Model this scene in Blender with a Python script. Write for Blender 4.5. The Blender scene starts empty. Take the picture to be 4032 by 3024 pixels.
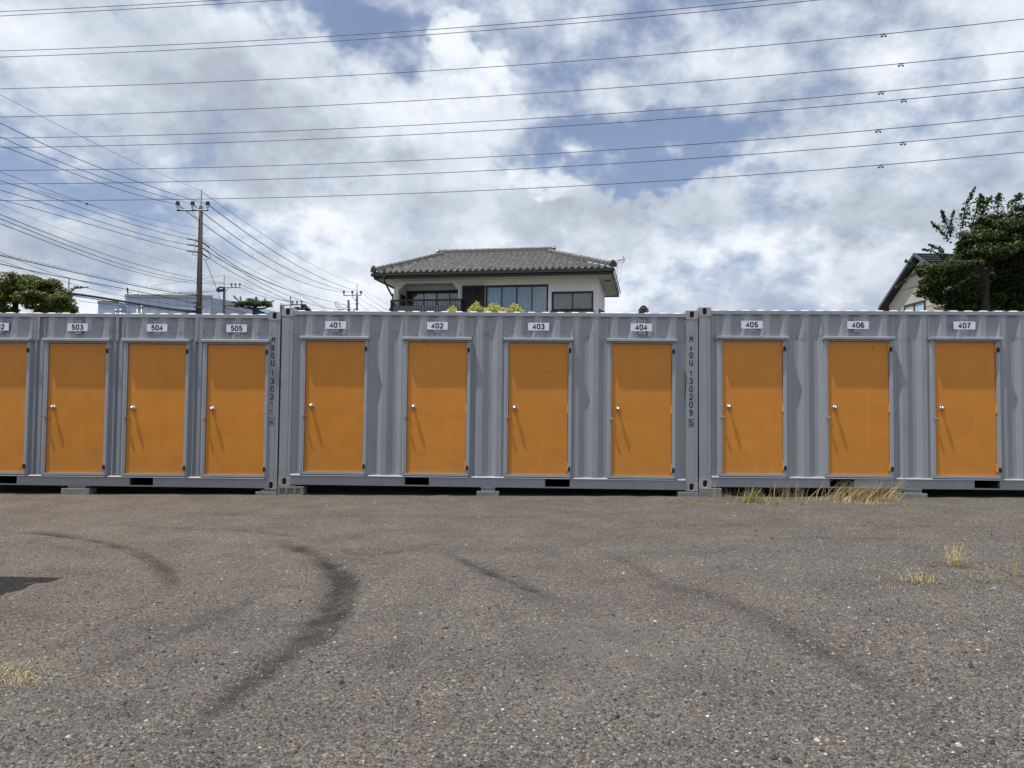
import bpy, bmesh, math, random
import numpy as np
from mathutils import Vector, Matrix

# ------------------------------------------------------------------ start: camera, world, sun, exposure
scene = bpy.context.scene
col = scene.collection
F_PX = 3029.0                                    # focal length in pixels of the 4032 px wide photograph
CAM_D, CAM_Z = 11.1131, 1.06832
YAW, PITCH, ROLL = -0.03045, 0.03966, 0.01168
cyw, syw, cpt, spt, crl, srl = math.cos(YAW), math.sin(YAW), math.cos(PITCH), math.sin(PITCH), math.cos(ROLL), math.sin(ROLL)
FW = Vector((syw * cpt, cyw * cpt, spt))
R0 = Vector((cyw, -syw, 0)); U0 = R0.cross(FW)
RT = R0 * crl + U0 * srl; UP = U0 * crl - R0 * srl
CAM = Vector((0, -CAM_D, CAM_Z))
cam_data = bpy.data.cameras.new('camera'); cam = bpy.data.objects.new('camera', cam_data); col.objects.link(cam)
cam_data.sensor_width = 36.0; cam_data.lens = F_PX / 4032 * 36.0
cam_data.clip_start = 0.05; cam_data.clip_end = 3000
m = Matrix((RT, UP, -FW)).transposed().to_4x4(); m.translation = CAM
cam.matrix_world = m
scene.camera = cam

def ray(px, py):
    return FW + RT * ((px - 2016) / F_PX) - UP * ((py - 1512) / F_PX)
def at(px, py, depth):
    return CAM + ray(px, py) * depth
def azel(px, py):
    d = ray(px, py).normalized()
    return math.atan2(d.x, d.y), math.asin(d.z)

SUN = Vector((-0.285, -0.112, 1.0)).normalized()
SUN_EL = math.asin(SUN.z); SUN_ROT = math.atan2(SUN.x, SUN.y)
SUN_STRENGTH = 5.0; SKY_STRENGTH = 0.1; CLOUD_GAIN = 1.0

class NT:
    """small helper to write node trees as expressions"""
    def __init__(s, tree): s.t = tree; s.n = tree.nodes; s.l = tree.links
    def add(s, typ, **kw):
        n = s.n.new(typ)
        for k, v in kw.items(): setattr(n, k, v)
        return n
    def put(s, sock, v):
        if isinstance(v, bpy.types.NodeSocket): s.l.new(v, sock)
        elif isinstance(v, (tuple, list)) and sock.type == 'RGBA' and len(v) == 3: sock.default_value = (*v, 1)
        else: sock.default_value = v
    def math(s, op, a, b=None, c=None, clamp=False):
        n = s.add('ShaderNodeMath', operation=op, use_clamp=clamp); s.put(n.inputs[0], a)
        if b is not None: s.put(n.inputs[1], b)
        if c is not None: s.put(n.inputs[2], c)
        return n.outputs[0]
    def vmath(s, op, a, b=None, scale=None):
        n = s.add('ShaderNodeVectorMath', operation=op); s.put(n.inputs[0], a)
        if b is not None: s.put(n.inputs[1], b)
        if scale is not None: s.put(n.inputs['Scale'], scale)
        return n.outputs['Value'] if op in ('LENGTH', 'DOT_PRODUCT') else n.outputs[0]
    def noise(s, vec, scale, detail=4, rough=0.5, dist=0.0, color=False, dim='3D'):
        n = s.add('ShaderNodeTexNoise'); n.noise_dimensions = dim; s.put(n.inputs['Vector'], vec)
        n.inputs['Scale'].default_value = scale; n.inputs['Detail'].default_value = detail
        n.inputs['Roughness'].default_value = rough; n.inputs['Distortion'].default_value = dist
        return n.outputs['Color' if color else 'Fac']
    def smooth(s, v, a, b, lo=0.0, hi=1.0):
        n = s.add('ShaderNodeMapRange', interpolation_type='SMOOTHSTEP'); s.put(n.inputs[0], v)
        for i, x in enumerate((a, b, lo, hi)): s.put(n.inputs[i + 1], x)
        return n.outputs[0]
    def mix(s, f, a, b, mode='MIX'):
        n = s.add('ShaderNodeMix', data_type='RGBA', blend_type=mode); s.put(n.inputs[0], f)
        s.put(n.inputs[6], a); s.put(n.inputs[7], b)
        return n.outputs[2]
    def ramp(s, f, stops, interp='LINEAR'):
        n = s.add('ShaderNodeValToRGB'); s.put(n.inputs[0], f); r = n.color_ramp; r.interpolation = interp
        while len(r.elements) > 1: r.elements.remove(r.elements[-1])
        r.elements[0].position = stops[0][0]; r.elements[0].color = (*stops[0][1], 1)
        for p, c in stops[1:]:
            e = r.elements.new(p); e.color = (*c, 1)
        return n.outputs[0]

world = bpy.data.worlds.new("World"); scene.world = world; world.use_nodes = True
w = NT(world.node_tree); w.n.clear()
tc = w.add('ShaderNodeTexCoord').outputs['Generated']
sky = w.add('ShaderNodeTexSky'); sky.sky_type = 'NISHITA'; sky.sun_disc = False
sky.sun_elevation = SUN_EL; sky.sun_rotation = SUN_ROT; sky.altitude = 20; sky.air_density = 1.0; sky.dust_density = 0.6; sky.ozone_density = 1.6
sep = w.add('ShaderNodeSeparateXYZ'); w.l.new(tc, sep.inputs[0]); X, Y, Z = sep.outputs
zc = w.math('MAXIMUM', Z, 0.0)
den = w.math('ADD', zc, 0.58)
cmb = w.add('ShaderNodeCombineXYZ'); w.put(cmb.inputs[0], w.math('DIVIDE', X, den)); w.put(cmb.inputs[1], w.math('DIVIDE', Y, den)); w.put(cmb.inputs[2], w.math('MULTIPLY', zc, 2.6))
P = cmb.outputs[0]
n_big = w.noise(P, 2.7, 3, 0.56, 0, dim='2D')
n_det = w.noise(P, 8.5, 7, 0.62, 0, dim='2D')
n_shade = w.noise(w.vmath('ADD', P, (3.7, 1.2, 5.1)), 4.6, 6, 0.58, 0, dim='2D')
warp = w.noise(P, 6.0, 4, 0.6, 0.0, color=True, dim='2D')
wsep = w.add('ShaderNodeSeparateColor'); w.l.new(warp, wsep.inputs[0])
az = w.math('ARCTAN2', X, Y); el = w.math('ARCSINE', Z)
az = w.math('ADD', az, w.math('MULTIPLY', w.math('SUBTRACT', wsep.outputs[0], 0.5), 0.34))
el = w.math('ADD', el, w.math('MULTIPLY', w.math('SUBTRACT', wsep.outputs[1], 0.5), 0.22))
aec = w.add('ShaderNodeCombineXYZ'); w.put(aec.inputs[0], az); w.put(aec.inputs[1], el); AE = aec.outputs[0]
def blobs(groups):
    tot = 0.0
    for lst, sign in groups:
        for (px, py, sx, sy, amp) in lst:       # soft elliptical spots given in the 2212 px wide view, turned into azimuth and elevation
            a, e = azel(px * 4032 / 2212, py * 4032 / 2212)
            kx, ky = 1661.0 / (sx * 1.55), 1661.0 / (sy * 1.55)
            n = w.add('ShaderNodeVectorMath', operation='MULTIPLY_ADD'); w.l.new(AE, n.inputs[0]); n.inputs[1].default_value = (kx, ky, 0); n.inputs[2].default_value = (-a * kx, -e * ky, 0)
            d2 = w.vmath('DOT_PRODUCT', n.outputs[0], n.outputs[0])
            g = w.math('SUBTRACT', 1.0, d2, clamp=True)
            tot = w.math('MULTIPLY_ADD', g, amp * sign, tot)
    return tot
BLUE = [(640, 20, 230, 60, .6), (880, 115, 130, 50, .6), (1180, 50, 280, 80, .45), (1130, 235, 110, 60, .55), (1240, 350, 200, 45, .6), (1400, 315, 150, 45, .6),
        (1560, 445, 100, 50, .6), (1880, 60, 200, 60, .35), (2190, 170, 120, 60, .5), (510, 480, 140, 45, .55), (60, 385, 120, 40, .45), (1310, 180, 160, 60, .35), (1620, 620, 220, 35, .3)]
CLOUD = [(1040, 110, 65, 45, 1.1), (250, 110, 300, 90, .35), (600, 260, 330, 120, .4), (1650, 150, 230, 60, .35), (1200, 460, 260, 90, .5), (1800, 480, 420, 120, .35)]
DARK = [(1170, 480, 120, 50, .9), (580, 295, 190, 60, .9), (650, 430, 140, 40, .5), (150, 250, 120, 40, .7), (300, 560, 260, 50, .5), (1780, 470, 260, 45, .5), (2030, 500, 220, 40, .5)]
BRIGHT = [(1045, 115, 75, 45, .8), (60, 30, 170, 60, .6), (1210, 385, 90, 30, .9), (640, 500, 70, 50, .7), (1700, 570, 180, 40, .6), (850, 250, 200, 50, .45)]
cover = blobs([(CLOUD, 1), (BLUE, -1)])
v = w.math('ADD', w.math('MULTIPLY', cover, 0.45), 0.70)
v = w.math('ADD', v, w.math('MULTIPLY', w.math('SUBTRACT', n_big, 0.5), 0.9))
v = w.math('ADD', v, w.math('MULTIPLY', w.math('SUBTRACT', n_det, 0.5), 0.95))
mask = w.smooth(v, 0.28, 0.80, 0.08, 1.0)
sh = w.math('ADD', 0.68, w.math('MULTIPLY', blobs([(BRIGHT, 1), (DARK, -1)]), 0.30))
sh = w.math('ADD', sh, w.math('MULTIPLY', w.math('SUBTRACT', n_shade, 0.5), 1.15))
sh = w.math('ADD', sh, w.math('MULTIPLY', w.math('SUBTRACT', n_det, 0.5), 0.85))
cloud_col = w.ramp(sh, [(0.0, (3.7, 4.15, 5.05)), (0.35, (4.8, 5.3, 6.2)), (0.62, (6.3, 6.95, 7.9)), (1.0, (9.2, 9.7, 10.4))])
n = w.add('ShaderNodeVectorMath', operation='SCALE'); w.l.new(cloud_col, n.inputs[0]); n.inputs['Scale'].default_value = CLOUD_GAIN
blue_tint = w.mix(1.0, sky.outputs[0], (0.95, 0.92, 1.0), 'MULTIPLY')
veil = w.mix(w.smooth(Z, 0.0, 0.45, 0.60, 0.25), blue_tint, (3.6, 4.7, 7.0))
final = w.mix(mask, veil, n.outputs[0])
bg = w.add('ShaderNodeBackground'); w.l.new(final, bg.inputs[0]); bg.inputs[1].default_value = SKY_STRENGTH
out = w.add('ShaderNodeOutputWorld'); w.l.new(bg.outputs[0], out.inputs[0])

sun_data = bpy.data.lights.new('sun', 'SUN'); sun_data.energy = SUN_STRENGTH; sun_data.angle = math.radians(0.53); sun_data.color = (1.0, 0.955, 0.89)
sun = bpy.data.objects.new('sun', sun_data); col.objects.link(sun); sun.rotation_euler = SUN.to_track_quat('Z', 'Y').to_euler()
vs = scene.view_settings; vs.view_transform = 'Standard'; vs.look = 'None'; vs.gamma = 1; vs.exposure = 0.0; vs.use_curve_mapping = False
scene.render.engine = 'CYCLES'

# ------------------------------------------------------------------ materials
def new_mat(name):
    mt = bpy.data.materials.new(name); mt.use_nodes = True; t = NT(mt.node_tree)
    b = mt.node_tree.nodes['Principled BSDF']
    return mt, t, b
def objco(t): return t.add('ShaderNodeTexCoord').outputs['Object']
def bump(t, b, h, strength=0.3, dist=0.01):
    n = t.add('ShaderNodeBump'); n.inputs['Strength'].default_value = strength; n.inputs['Distance'].default_value = dist
    t.put(n.inputs['Height'], h); t.l.new(n.outputs[0], b.inputs['Normal'])
def plain(name, c, rough=0.6, metal=0.0, var=0.15, scale=8.0, bmp=0.1):
    mt, t, b = new_mat(name); o = objco(t); nz = t.noise(o, scale, 5, 0.6)
    lo = tuple(x * (1 - var) for x in c); hi = tuple(min(1, x * (1 + var)) for x in c)
    t.put(b.inputs['Base Color'], t.ramp(nz, [(0.3, lo), (0.7, hi)])); b.inputs['Roughness'].default_value = rough; b.inputs['Metallic'].default_value = metal
    if bmp: bump(t, b, t.noise(o, scale * 6, 4), bmp, 0.004)
    return mt
def paint_mat(name, base, dirt=0.5, rust=0.0):
    mt, t, b = new_mat(name); g = t.add('ShaderNodeNewGeometry').outputs['Position']
    mp = t.add('ShaderNodeMapping'); t.l.new(g, mp.inputs[0]); mp.inputs['Scale'].default_value = (7, 7, 0.7)
    streak = t.noise(mp.outputs[0], 2.2, 6, 0.65)
    blot = t.noise(g, 1.3, 5, 0.6); fine = t.noise(g, 45, 5, 0.6)
    c = t.mix(t.smooth(streak, 0.42, 0.72, 0, 0.45 * dirt), base, tuple(x * 1.28 for x in base))
    c = t.mix(t.smooth(blot, 0.45, 0.75, 0, 0.5 * dirt), c, tuple(x * 0.74 for x in base))
    c = t.mix(t.smooth(fine, 0.60, 0.78, 0, 0.35 * dirt), c, tuple(x * 0.6 for x in base))
    mp2 = t.add('ShaderNodeMapping'); t.l.new(g, mp2.inputs[0]); mp2.inputs['Scale'].default_value = (14, 14, 1.6)
    grime = t.noise(mp2.outputs[0], 1.5, 7, 0.7)
    c = t.mix(t.smooth(grime, 0.60, 0.80, 0, 0.55 * dirt), c, (0.10, 0.095, 0.085))
    gz_ = t.add('ShaderNodeSeparateXYZ'); t.l.new(g, gz_.inputs[0]); z_ = gz_.outputs[2]
    band = t.math('MULTIPLY', t.smooth(z_, 2.15, 2.20), t.smooth(z_, 2.20, 2.33, 1, 0)); mold = t.smooth(t.noise(g, 11, 6, 0.7), 0.50, 0.64)
    c = t.mix(t.math('MULTIPLY', t.math('MULTIPLY', band, mold), 0.75 * dirt), c, (0.06, 0.062, 0.055))
    foot = t.math('MULTIPLY', t.smooth(z_, 0.0, 0.45, 1, 0), t.smooth(t.noise(g, 6, 7, 0.7), 0.42, 0.68))
    c = t.mix(t.math('MULTIPLY', foot, 0.40 * dirt), c, (0.19, 0.165, 0.14))
    rs = t.noise(mp2.outputs[0], 3.3, 6, 0.7)
    c = t.mix(t.smooth(rs, 0.70, 0.80, 0, 0.5 * dirt), c, (0.17, 0.085, 0.045))
    if rust:
        r = t.noise(g, 9, 8, 0.7)
        c = t.mix(t.smooth(r, 0.64 - rust * 0.12, 0.70, 0, 0.9), c, (0.16, 0.06, 0.025))
    t.put(b.inputs['Base Color'], c); t.put(b.inputs['Roughness'], t.smooth(fine, 0.3, 0.7, 0.34, 0.52))
    bump(t, b, t.math('ADD', t.noise(g, 4, 2), t.math('MULTIPLY', fine, 0.12)), 0.18, 0.010)
    return mt
M = {}
M['grey'] = paint_mat('grey_container_paint', (0.280, 0.296, 0.326), 0.60)
M['grey_rusty'] = paint_mat('grey_casting_paint', (0.33, 0.335, 0.35), 0.9, 0.6)
M['roof_paint'] = paint_mat('pale_roof_paint', (0.62, 0.62, 0.60), 0.6, 0.3)
M['frame'] = paint_mat('door_frame_paint', (0.34, 0.36, 0.39), 0.5)
M['orange_trim'] = plain('orange_trim_paint', (0.72, 0.31, 0.06), 0.45)
M['black'] = plain('black_rubber_and_hole_shade', (0.012, 0.012, 0.013), 0.6)
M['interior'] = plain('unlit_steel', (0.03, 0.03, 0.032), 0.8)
M['text'] = plain('black_lettering', (0.015, 0.016, 0.022), 0.5, 0, 0.3, 30, 0)
M['plate'] = plain('white_number_plate', (0.74, 0.77, 0.86), 0.35, 0, 0.05, 6, 0)
M['chrome'] = plain('brushed_steel', (0.52, 0.51, 0.49), 0.27, 1.0, 0.05, 20, 0)
M['arm'] = plain('weathered_steel_arm', (0.13, 0.135, 0.16), 0.5, 0.3, 0.12)
M['galv'] = plain('galvanised_steel', (0.42, 0.44, 0.46), 0.45, 0.6, 0.12)
M['steel_grey'] = plain('painted_steel_grey', (0.24, 0.25, 0.27), 0.5)

def door_mat():
    mt, t, b = new_mat('orange_door_paint'); g = t.add('ShaderNodeNewGeometry').outputs['Position']
    rnd = t.add('ShaderNodeObjectInfo').outputs['Random']
    base = t.mix(rnd, (0.60, 0.228, 0.022), (0.65, 0.248, 0.026))
    blot = t.noise(g, 2.3, 5, 0.6)
    c = t.mix(t.smooth(blot, 0.4, 0.75, 0, 0.30), base, (0.49, 0.180, 0.020))
    sc = t.noise(g, 7.5, 3, 0.5)
    c = t.mix(t.smooth(sc, 0.70, 0.78, 0, 0.6), c, (0.30, 0.10, 0.02))
    sz = t.add('ShaderNodeSeparateXYZ'); t.l.new(g, sz.inputs[0]); ft = t.math('MULTIPLY', t.smooth(sz.outputs[2], 0.2, 0.75, 1, 0), t.smooth(t.noise(g, 5, 7, 0.7), 0.40, 0.70))
    c = t.mix(t.math('MULTIPLY', ft, 0.45), c, (0.36, 0.20, 0.075))
    sc2 = t.noise(g, 26, 6, 0.75); c = t.mix(t.smooth(sc2, 0.69, 0.74, 0, 0.55), c, (0.22, 0.09, 0.03))
    mp = t.add('ShaderNodeMapping'); t.l.new(g, mp.inputs[0]); mp.inputs['Scale'].default_value = (9, 9, 0.5)
    st = t.noise(mp.outputs[0], 2.0, 5, 0.6)
    c = t.mix(t.smooth(st, 0.5, 0.8, 0, 0.25), c, (0.72, 0.33, 0.09))
    t.put(b.inputs['Base Color'], c); b.inputs['Roughness'].default_value = 0.5
    bump(t, b, t.math('ADD', t.noise(g, 2.2, 2), t.math('MULTIPLY', t.noise(g, 120, 3), 0.05)), 0.35, 0.020)
    return mt
M['door'] = door_mat()

def conc_mat(name='concrete', c=(0.24, 0.245, 0.23)):
    mt, t, b = new_mat(name); o = objco(t)
    a = t.noise(o, 14, 6, 0.65); f = t.noise(o, 90, 4, 0.6)
    cc = t.ramp(a, [(0.25, tuple(x * 0.62 for x in c)), (0.6, c), (0.85, tuple(x * 1.25 for x in c))])
    cc = t.mix(t.smooth(f, 0.5, 0.75, 0, 0.4), cc, tuple(x * 0.6 for x in c))
    t.put(b.inputs['Base Color'], cc); b.inputs['Roughness'].default_value = 0.9
    bump(t, b, t.math('ADD', a, t.math('MULTIPLY', f, 0.5)), 0.6, 0.01)
    return mt
M['conc'] = conc_mat(); M['pole_conc'] = conc_mat('pole_concrete', (0.062, 0.060, 0.055))

def gravel_mat():
    mt, t, b = new_mat('crushed_stone_ground'); g = t.add('ShaderNodeNewGeometry').outputs['Position']
    mp = t.add('ShaderNodeMapping'); t.l.new(g, mp.inputs[0]); mp.inputs['Scale'].default_value = (1, 1, 0)
    gp = mp.outputs[0]
    def vor(scale):
        nn = t.add('ShaderNodeTexVoronoi'); t.l.new(gp, nn.inputs['Vector']); nn.inputs['Scale'].default_value = scale; nn.inputs['Randomness'].default_value = 1
        s3 = t.add('ShaderNodeSeparateColor'); t.l.new(nn.outputs['Color'], s3.inputs[0]); return nn.outputs['Distance'], s3.outputs[0], s3.outputs[1]
    d1, c1, h1 = vor(85); d2, c2, h2 = vor(170)
    cells = t.ramp(c1, [(0.0, (0.030, 0.028, 0.025)), (0.35, (0.073, 0.066, 0.060)), (0.72, (0.119, 0.111, 0.099)), (0.95, (0.181, 0.168, 0.145)), (1.0, (0.304, 0.291, 0.254))])
    cells2 = t.ramp(c2, [(0.0, (0.047, 0.043, 0.039)), (0.5, (0.094, 0.086, 0.077)), (0.93, (0.152, 0.141, 0.124)), (1.0, (0.257, 0.244, 0.219))])
    c = t.mix(t.smooth(t.noise(gp, 30, 3), 0.42, 0.58), cells, cells2)
    c = t.mix(t.smooth(h1, 0.86, 0.97, 0, 0.45), c, (0.13, 0.095, 0.065))
    big = t.noise(gp, 0.35, 5, 0.55)
    c = t.mix(t.smooth(big, 0.35, 0.65, 0.0, 0.35), c, t.mix(1.0, c, (1.12, 1.0, 0.96), 'MULTIPLY'))
    mid = t.noise(gp, 1.7, 6, 0.6)
    c = t.mix(1.0, c, t.ramp(mid, [(0.3, (0.78, 0.78, 0.78)), (0.7, (1.22, 1.21, 1.19))]), 'MULTIPLY')
    at1 = t.add('ShaderNodeAttribute', attribute_name='rut').outputs['Fac']
    c = t.mix(t.math('MULTIPLY', at1, 0.85, clamp=True), c, t.mix(1.0, c, (0.27, 0.28, 0.27), 'MULTIPLY'))
    at2 = t.add('ShaderNodeAttribute', attribute_name='dust').outputs['Fac']
    c = t.mix(t.math('MULTIPLY', at2, 0.75, clamp=True), c, (0.135, 0.122, 0.108))
    at3 = t.add('ShaderNodeAttribute', attribute_name='moss').outputs['Fac']
    mm = t.math('MULTIPLY', at3, t.smooth(t.noise(gp, 6, 6, 0.65), 0.50, 0.62), clamp=True)
    c = t.mix(mm, c, (0.055, 0.045, 0.018))
    at4 = t.add('ShaderNodeAttribute', attribute_name='brown').outputs['Fac']
    c = t.mix(at4, c, t.mix(1.0, c, (1.22, 1.08, 1.02), 'MULTIPLY'))
    t.put(b.inputs['Base Color'], c); b.inputs['Roughness'].default_value = 0.88; b.inputs['Specular IOR Level'].default_value = 0.3
    hgt = t.math('ADD', t.math('MULTIPLY', t.math('SUBTRACT', 1.0, d1), 0.6), t.math('MULTIPLY', t.math('SUBTRACT', 1.0, d2), 0.35))
    hgt = t.math('ADD', hgt, t.math('MULTIPLY', c1, 0.5))
    bump(t, b, hgt, 0.75, 0.012)
    return mt
M['gravel'] = gravel_mat()
def stone_mat():
    mt, t, b = new_mat('loose_stone'); r = t.add('ShaderNodeNewGeometry').outputs['Random Per Island']; o = objco(t)
    c = t.ramp(r, [(0.0, (0.016, 0.016, 0.016)), (0.25, (0.045, 0.042, 0.039)), (0.50, (0.085, 0.080, 0.072)), (0.75, (0.140, 0.132, 0.116)), (0.90, (0.215, 0.20, 0.168)), (0.95, (0.105, 0.112, 0.118)),
                   (0.975, (0.25, 0.150, 0.095)), (0.985, (0.30, 0.28, 0.24)), (1.0, (0.50, 0.48, 0.43))])
    c = t.mix(1.0, c, t.ramp(t.noise(o, 120, 3), [(0.3, (0.8, 0.8, 0.8)), (0.7, (1.15, 1.15, 1.15))]), 'MULTIPLY')
    t.put(b.inputs['Base Color'], c); b.inputs['Roughness'].default_value = 0.8
    return mt
M['stone'] = stone_mat()
def leaf_mat(name, stops, rough=0.5, trans=0.35):
    mt, t, b = new_mat(name); r = t.add('ShaderNodeNewGeometry').outputs['Random Per Island']; g = t.add('ShaderNodeNewGeometry').outputs['Position']
    f = t.math('ADD', t.math('MULTIPLY', r, 0.55), t.math('MULTIPLY', t.noise(g, 2.2, 4), 0.45))
    c = t.ramp(f, stops)
    t.put(b.inputs['Base Color'], c); b.inputs['Roughness'].default_value = rough
    tr = t.add('ShaderNodeBsdfTranslucent'); t.l.new(c, tr.inputs[0])
    ms = t.add('ShaderNodeMixShader'); ms.inputs[0].default_value = trans; t.l.new(b.outputs[0], ms.inputs[1]); t.l.new(tr.outputs[0], ms.inputs[2])
    t.l.new(ms.outputs[0], mt.node_tree.nodes['Material Output'].inputs[0])
    return mt
M['leaf_olive'] = leaf_mat('olive_foliage', [(0.2, (0.032, 0.058, 0.008)), (0.5, (0.085, 0.125, 0.014)), (0.75, (0.16, 0.155, 0.018)), (1.0, (0.22, 0.15, 0.025))])
M['leaf_green'] = leaf_mat('fresh_green_foliage', [(0.2, (0.014, 0.030, 0.006)), (0.5, (0.036, 0.068, 0.009)), (0.8, (0.085, 0.130, 0.018)), (1.0, (0.16, 0.21, 0.045))])
M['leaf_pine'] = leaf_mat('pine_needles', [(0.2, (0.015, 0.038, 0.010)), (0.6, (0.040, 0.085, 0.018)), (1.0, (0.08, 0.14, 0.03))], 0.6, 0.15)
M['leaf_gold'] = leaf_mat('golden_conifer_foliage', [(0.2, (0.22, 0.24, 0.05)), (0.42, (0.55, 0.56, 0.15)), (0.7, (0.80, 0.76, 0.34)), (1.0, (0.90, 0.86, 0.60))], 0.6, 0.25)
M['dry'] = leaf_mat('dry_grass', [(0.1, (0.28, 0.20, 0.08)), (0.5, (0.56, 0.43, 0.20)), (0.85, (0.72, 0.60, 0.34)), (1.0, (0.40, 0.38, 0.10))], 0.7, 0.2)
M['weed'] = leaf_mat('yellow_green_grass', [(0.1, (0.16, 0.15, 0.03)), (0.5, (0.42, 0.35, 0.11)), (1.0, (0.62, 0.55, 0.20))], 0.7, 0.25)
M['seed'] = leaf_mat('grass_seed_heads', [(0.1, (0.20, 0.19, 0.12)), (1.0, (0.42, 0.40, 0.28))], 0.8, 0.2)
M['bark'] = plain('bark', (0.05, 0.042, 0.033), 0.9, 0, 0.35, 12, 0.8)
M['cable'] = plain('cable_sheath', (0.045, 0.038, 0.060), 0.5, 0, 0.1, 5, 0)
M['cable_black'] = plain('black_cable', (0.020, 0.018, 0.020), 0.5, 0, 0.1, 5, 0)
M['cable_pale'] = plain('pale_wire', (0.16, 0.16, 0.18), 0.5, 0.2, 0.1, 5, 0)
M['porcelain'] = plain('white_porcelain', (0.60, 0.60, 0.58), 0.25, 0, 0.05, 6, 0)
M['wallwhite'] = plain('white_render', (0.80, 0.81, 0.80), 0.85, 0, 0.05, 3, 0.25)
M['soffit'] = plain('cream_soffit', (0.62, 0.59, 0.50), 0.8, 0, 0.04, 3, 0)
M['darktrim'] = plain('dark_brown_trim', (0.018, 0.016, 0.016), 0.4, 0, 0.2, 6, 0)
M['winframe'] = plain('bronze_window_frame', (0.030, 0.024, 0.022), 0.4, 0.3, 0.15, 6, 0)
M['cream'] = plain('cream_siding', (0.50, 0.47, 0.41), 0.8, 0, 0.06, 6, 0.2)
M['factory'] = plain('pale_blue_cladding', (0.38, 0.46, 0.60), 0.6, 0, 0.05, 0.2, 0)
M['factory_side'] = plain('grey_blue_cladding', (0.30, 0.37, 0.46), 0.6, 0, 0.05, 0.2, 0)
M['factory_teal'] = plain('teal_cladding', (0.13, 0.27, 0.36), 0.6, 0, 0.05, 0.2, 0)
M['curtain_blue'] = plain('pale_blue_curtain', (0.46, 0.60, 0.74), 0.9, 0, 0.12, 3, 0)
M['curtain_grey'] = plain('beige_curtain', (0.22, 0.22, 0.19), 0.9, 0, 0.12, 3, 0)
M['blind'] = plain('cream_blind', (0.36, 0.35, 0.30), 0.9, 0, 0.06, 3, 0)
M['dark_roof'] = plain('dark_metal_roof', (0.035, 0.033, 0.042), 0.45, 0.2, 0.2, 4, 0)
def tile_mat():
    mt, t, b = new_mat('grey_clay_tile'); r = t.add('ShaderNodeObjectInfo').outputs['Random']; i = t.add('ShaderNodeNewGeometry').outputs['Random Per Island']
    g = t.add('ShaderNodeNewGeometry').outputs['Position']; f = t.math('FRACT', t.math('ADD', r, i))
    c = t.ramp(f, [(0.0, (0.125, 0.122, 0.112)), (0.5, (0.175, 0.170, 0.158)), (1.0, (0.235, 0.230, 0.215))])
    c = t.mix(t.smooth(t.noise(g, 9, 6), 0.5, 0.75, 0, 0.5), c, (0.10, 0.09, 0.075))
    t.put(b.inputs['Base Color'], c); b.inputs['Roughness'].default_value = 0.48
    return mt
M['tile'] = tile_mat()
M['tile_dark'] = plain('dark_glazed_tile', (0.045, 0.045, 0.05), 0.4, 0, 0.3, 10, 0)
def glass_mat():
    mt, t, b = new_mat('window_glass'); nt = mt.node_tree
    tr = t.add('ShaderNodeBsdfTransparent'); tr.inputs[0].default_value = (0.88, 0.92, 0.92, 1)
    gl = t.add('ShaderNodeBsdfGlossy'); gl.inputs['Roughness'].default_value = 0.03
    fr = t.add('ShaderNodeFresnel'); fr.inputs[0].default_value = 1.5
    ms = t.add('ShaderNodeMixShader'); t.put(ms.inputs[0], t.math('ADD', t.math('MULTIPLY', fr.outputs[0], 1.2), 0.05, clamp=True))
    t.l.new(tr.outputs[0], ms.inputs[1]); t.l.new(gl.outputs[0], ms.inputs[2]); t.l.new(ms.outputs[0], nt.nodes['Material Output'].inputs[0])
    return mt
M['glass'] = glass_mat()

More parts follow.
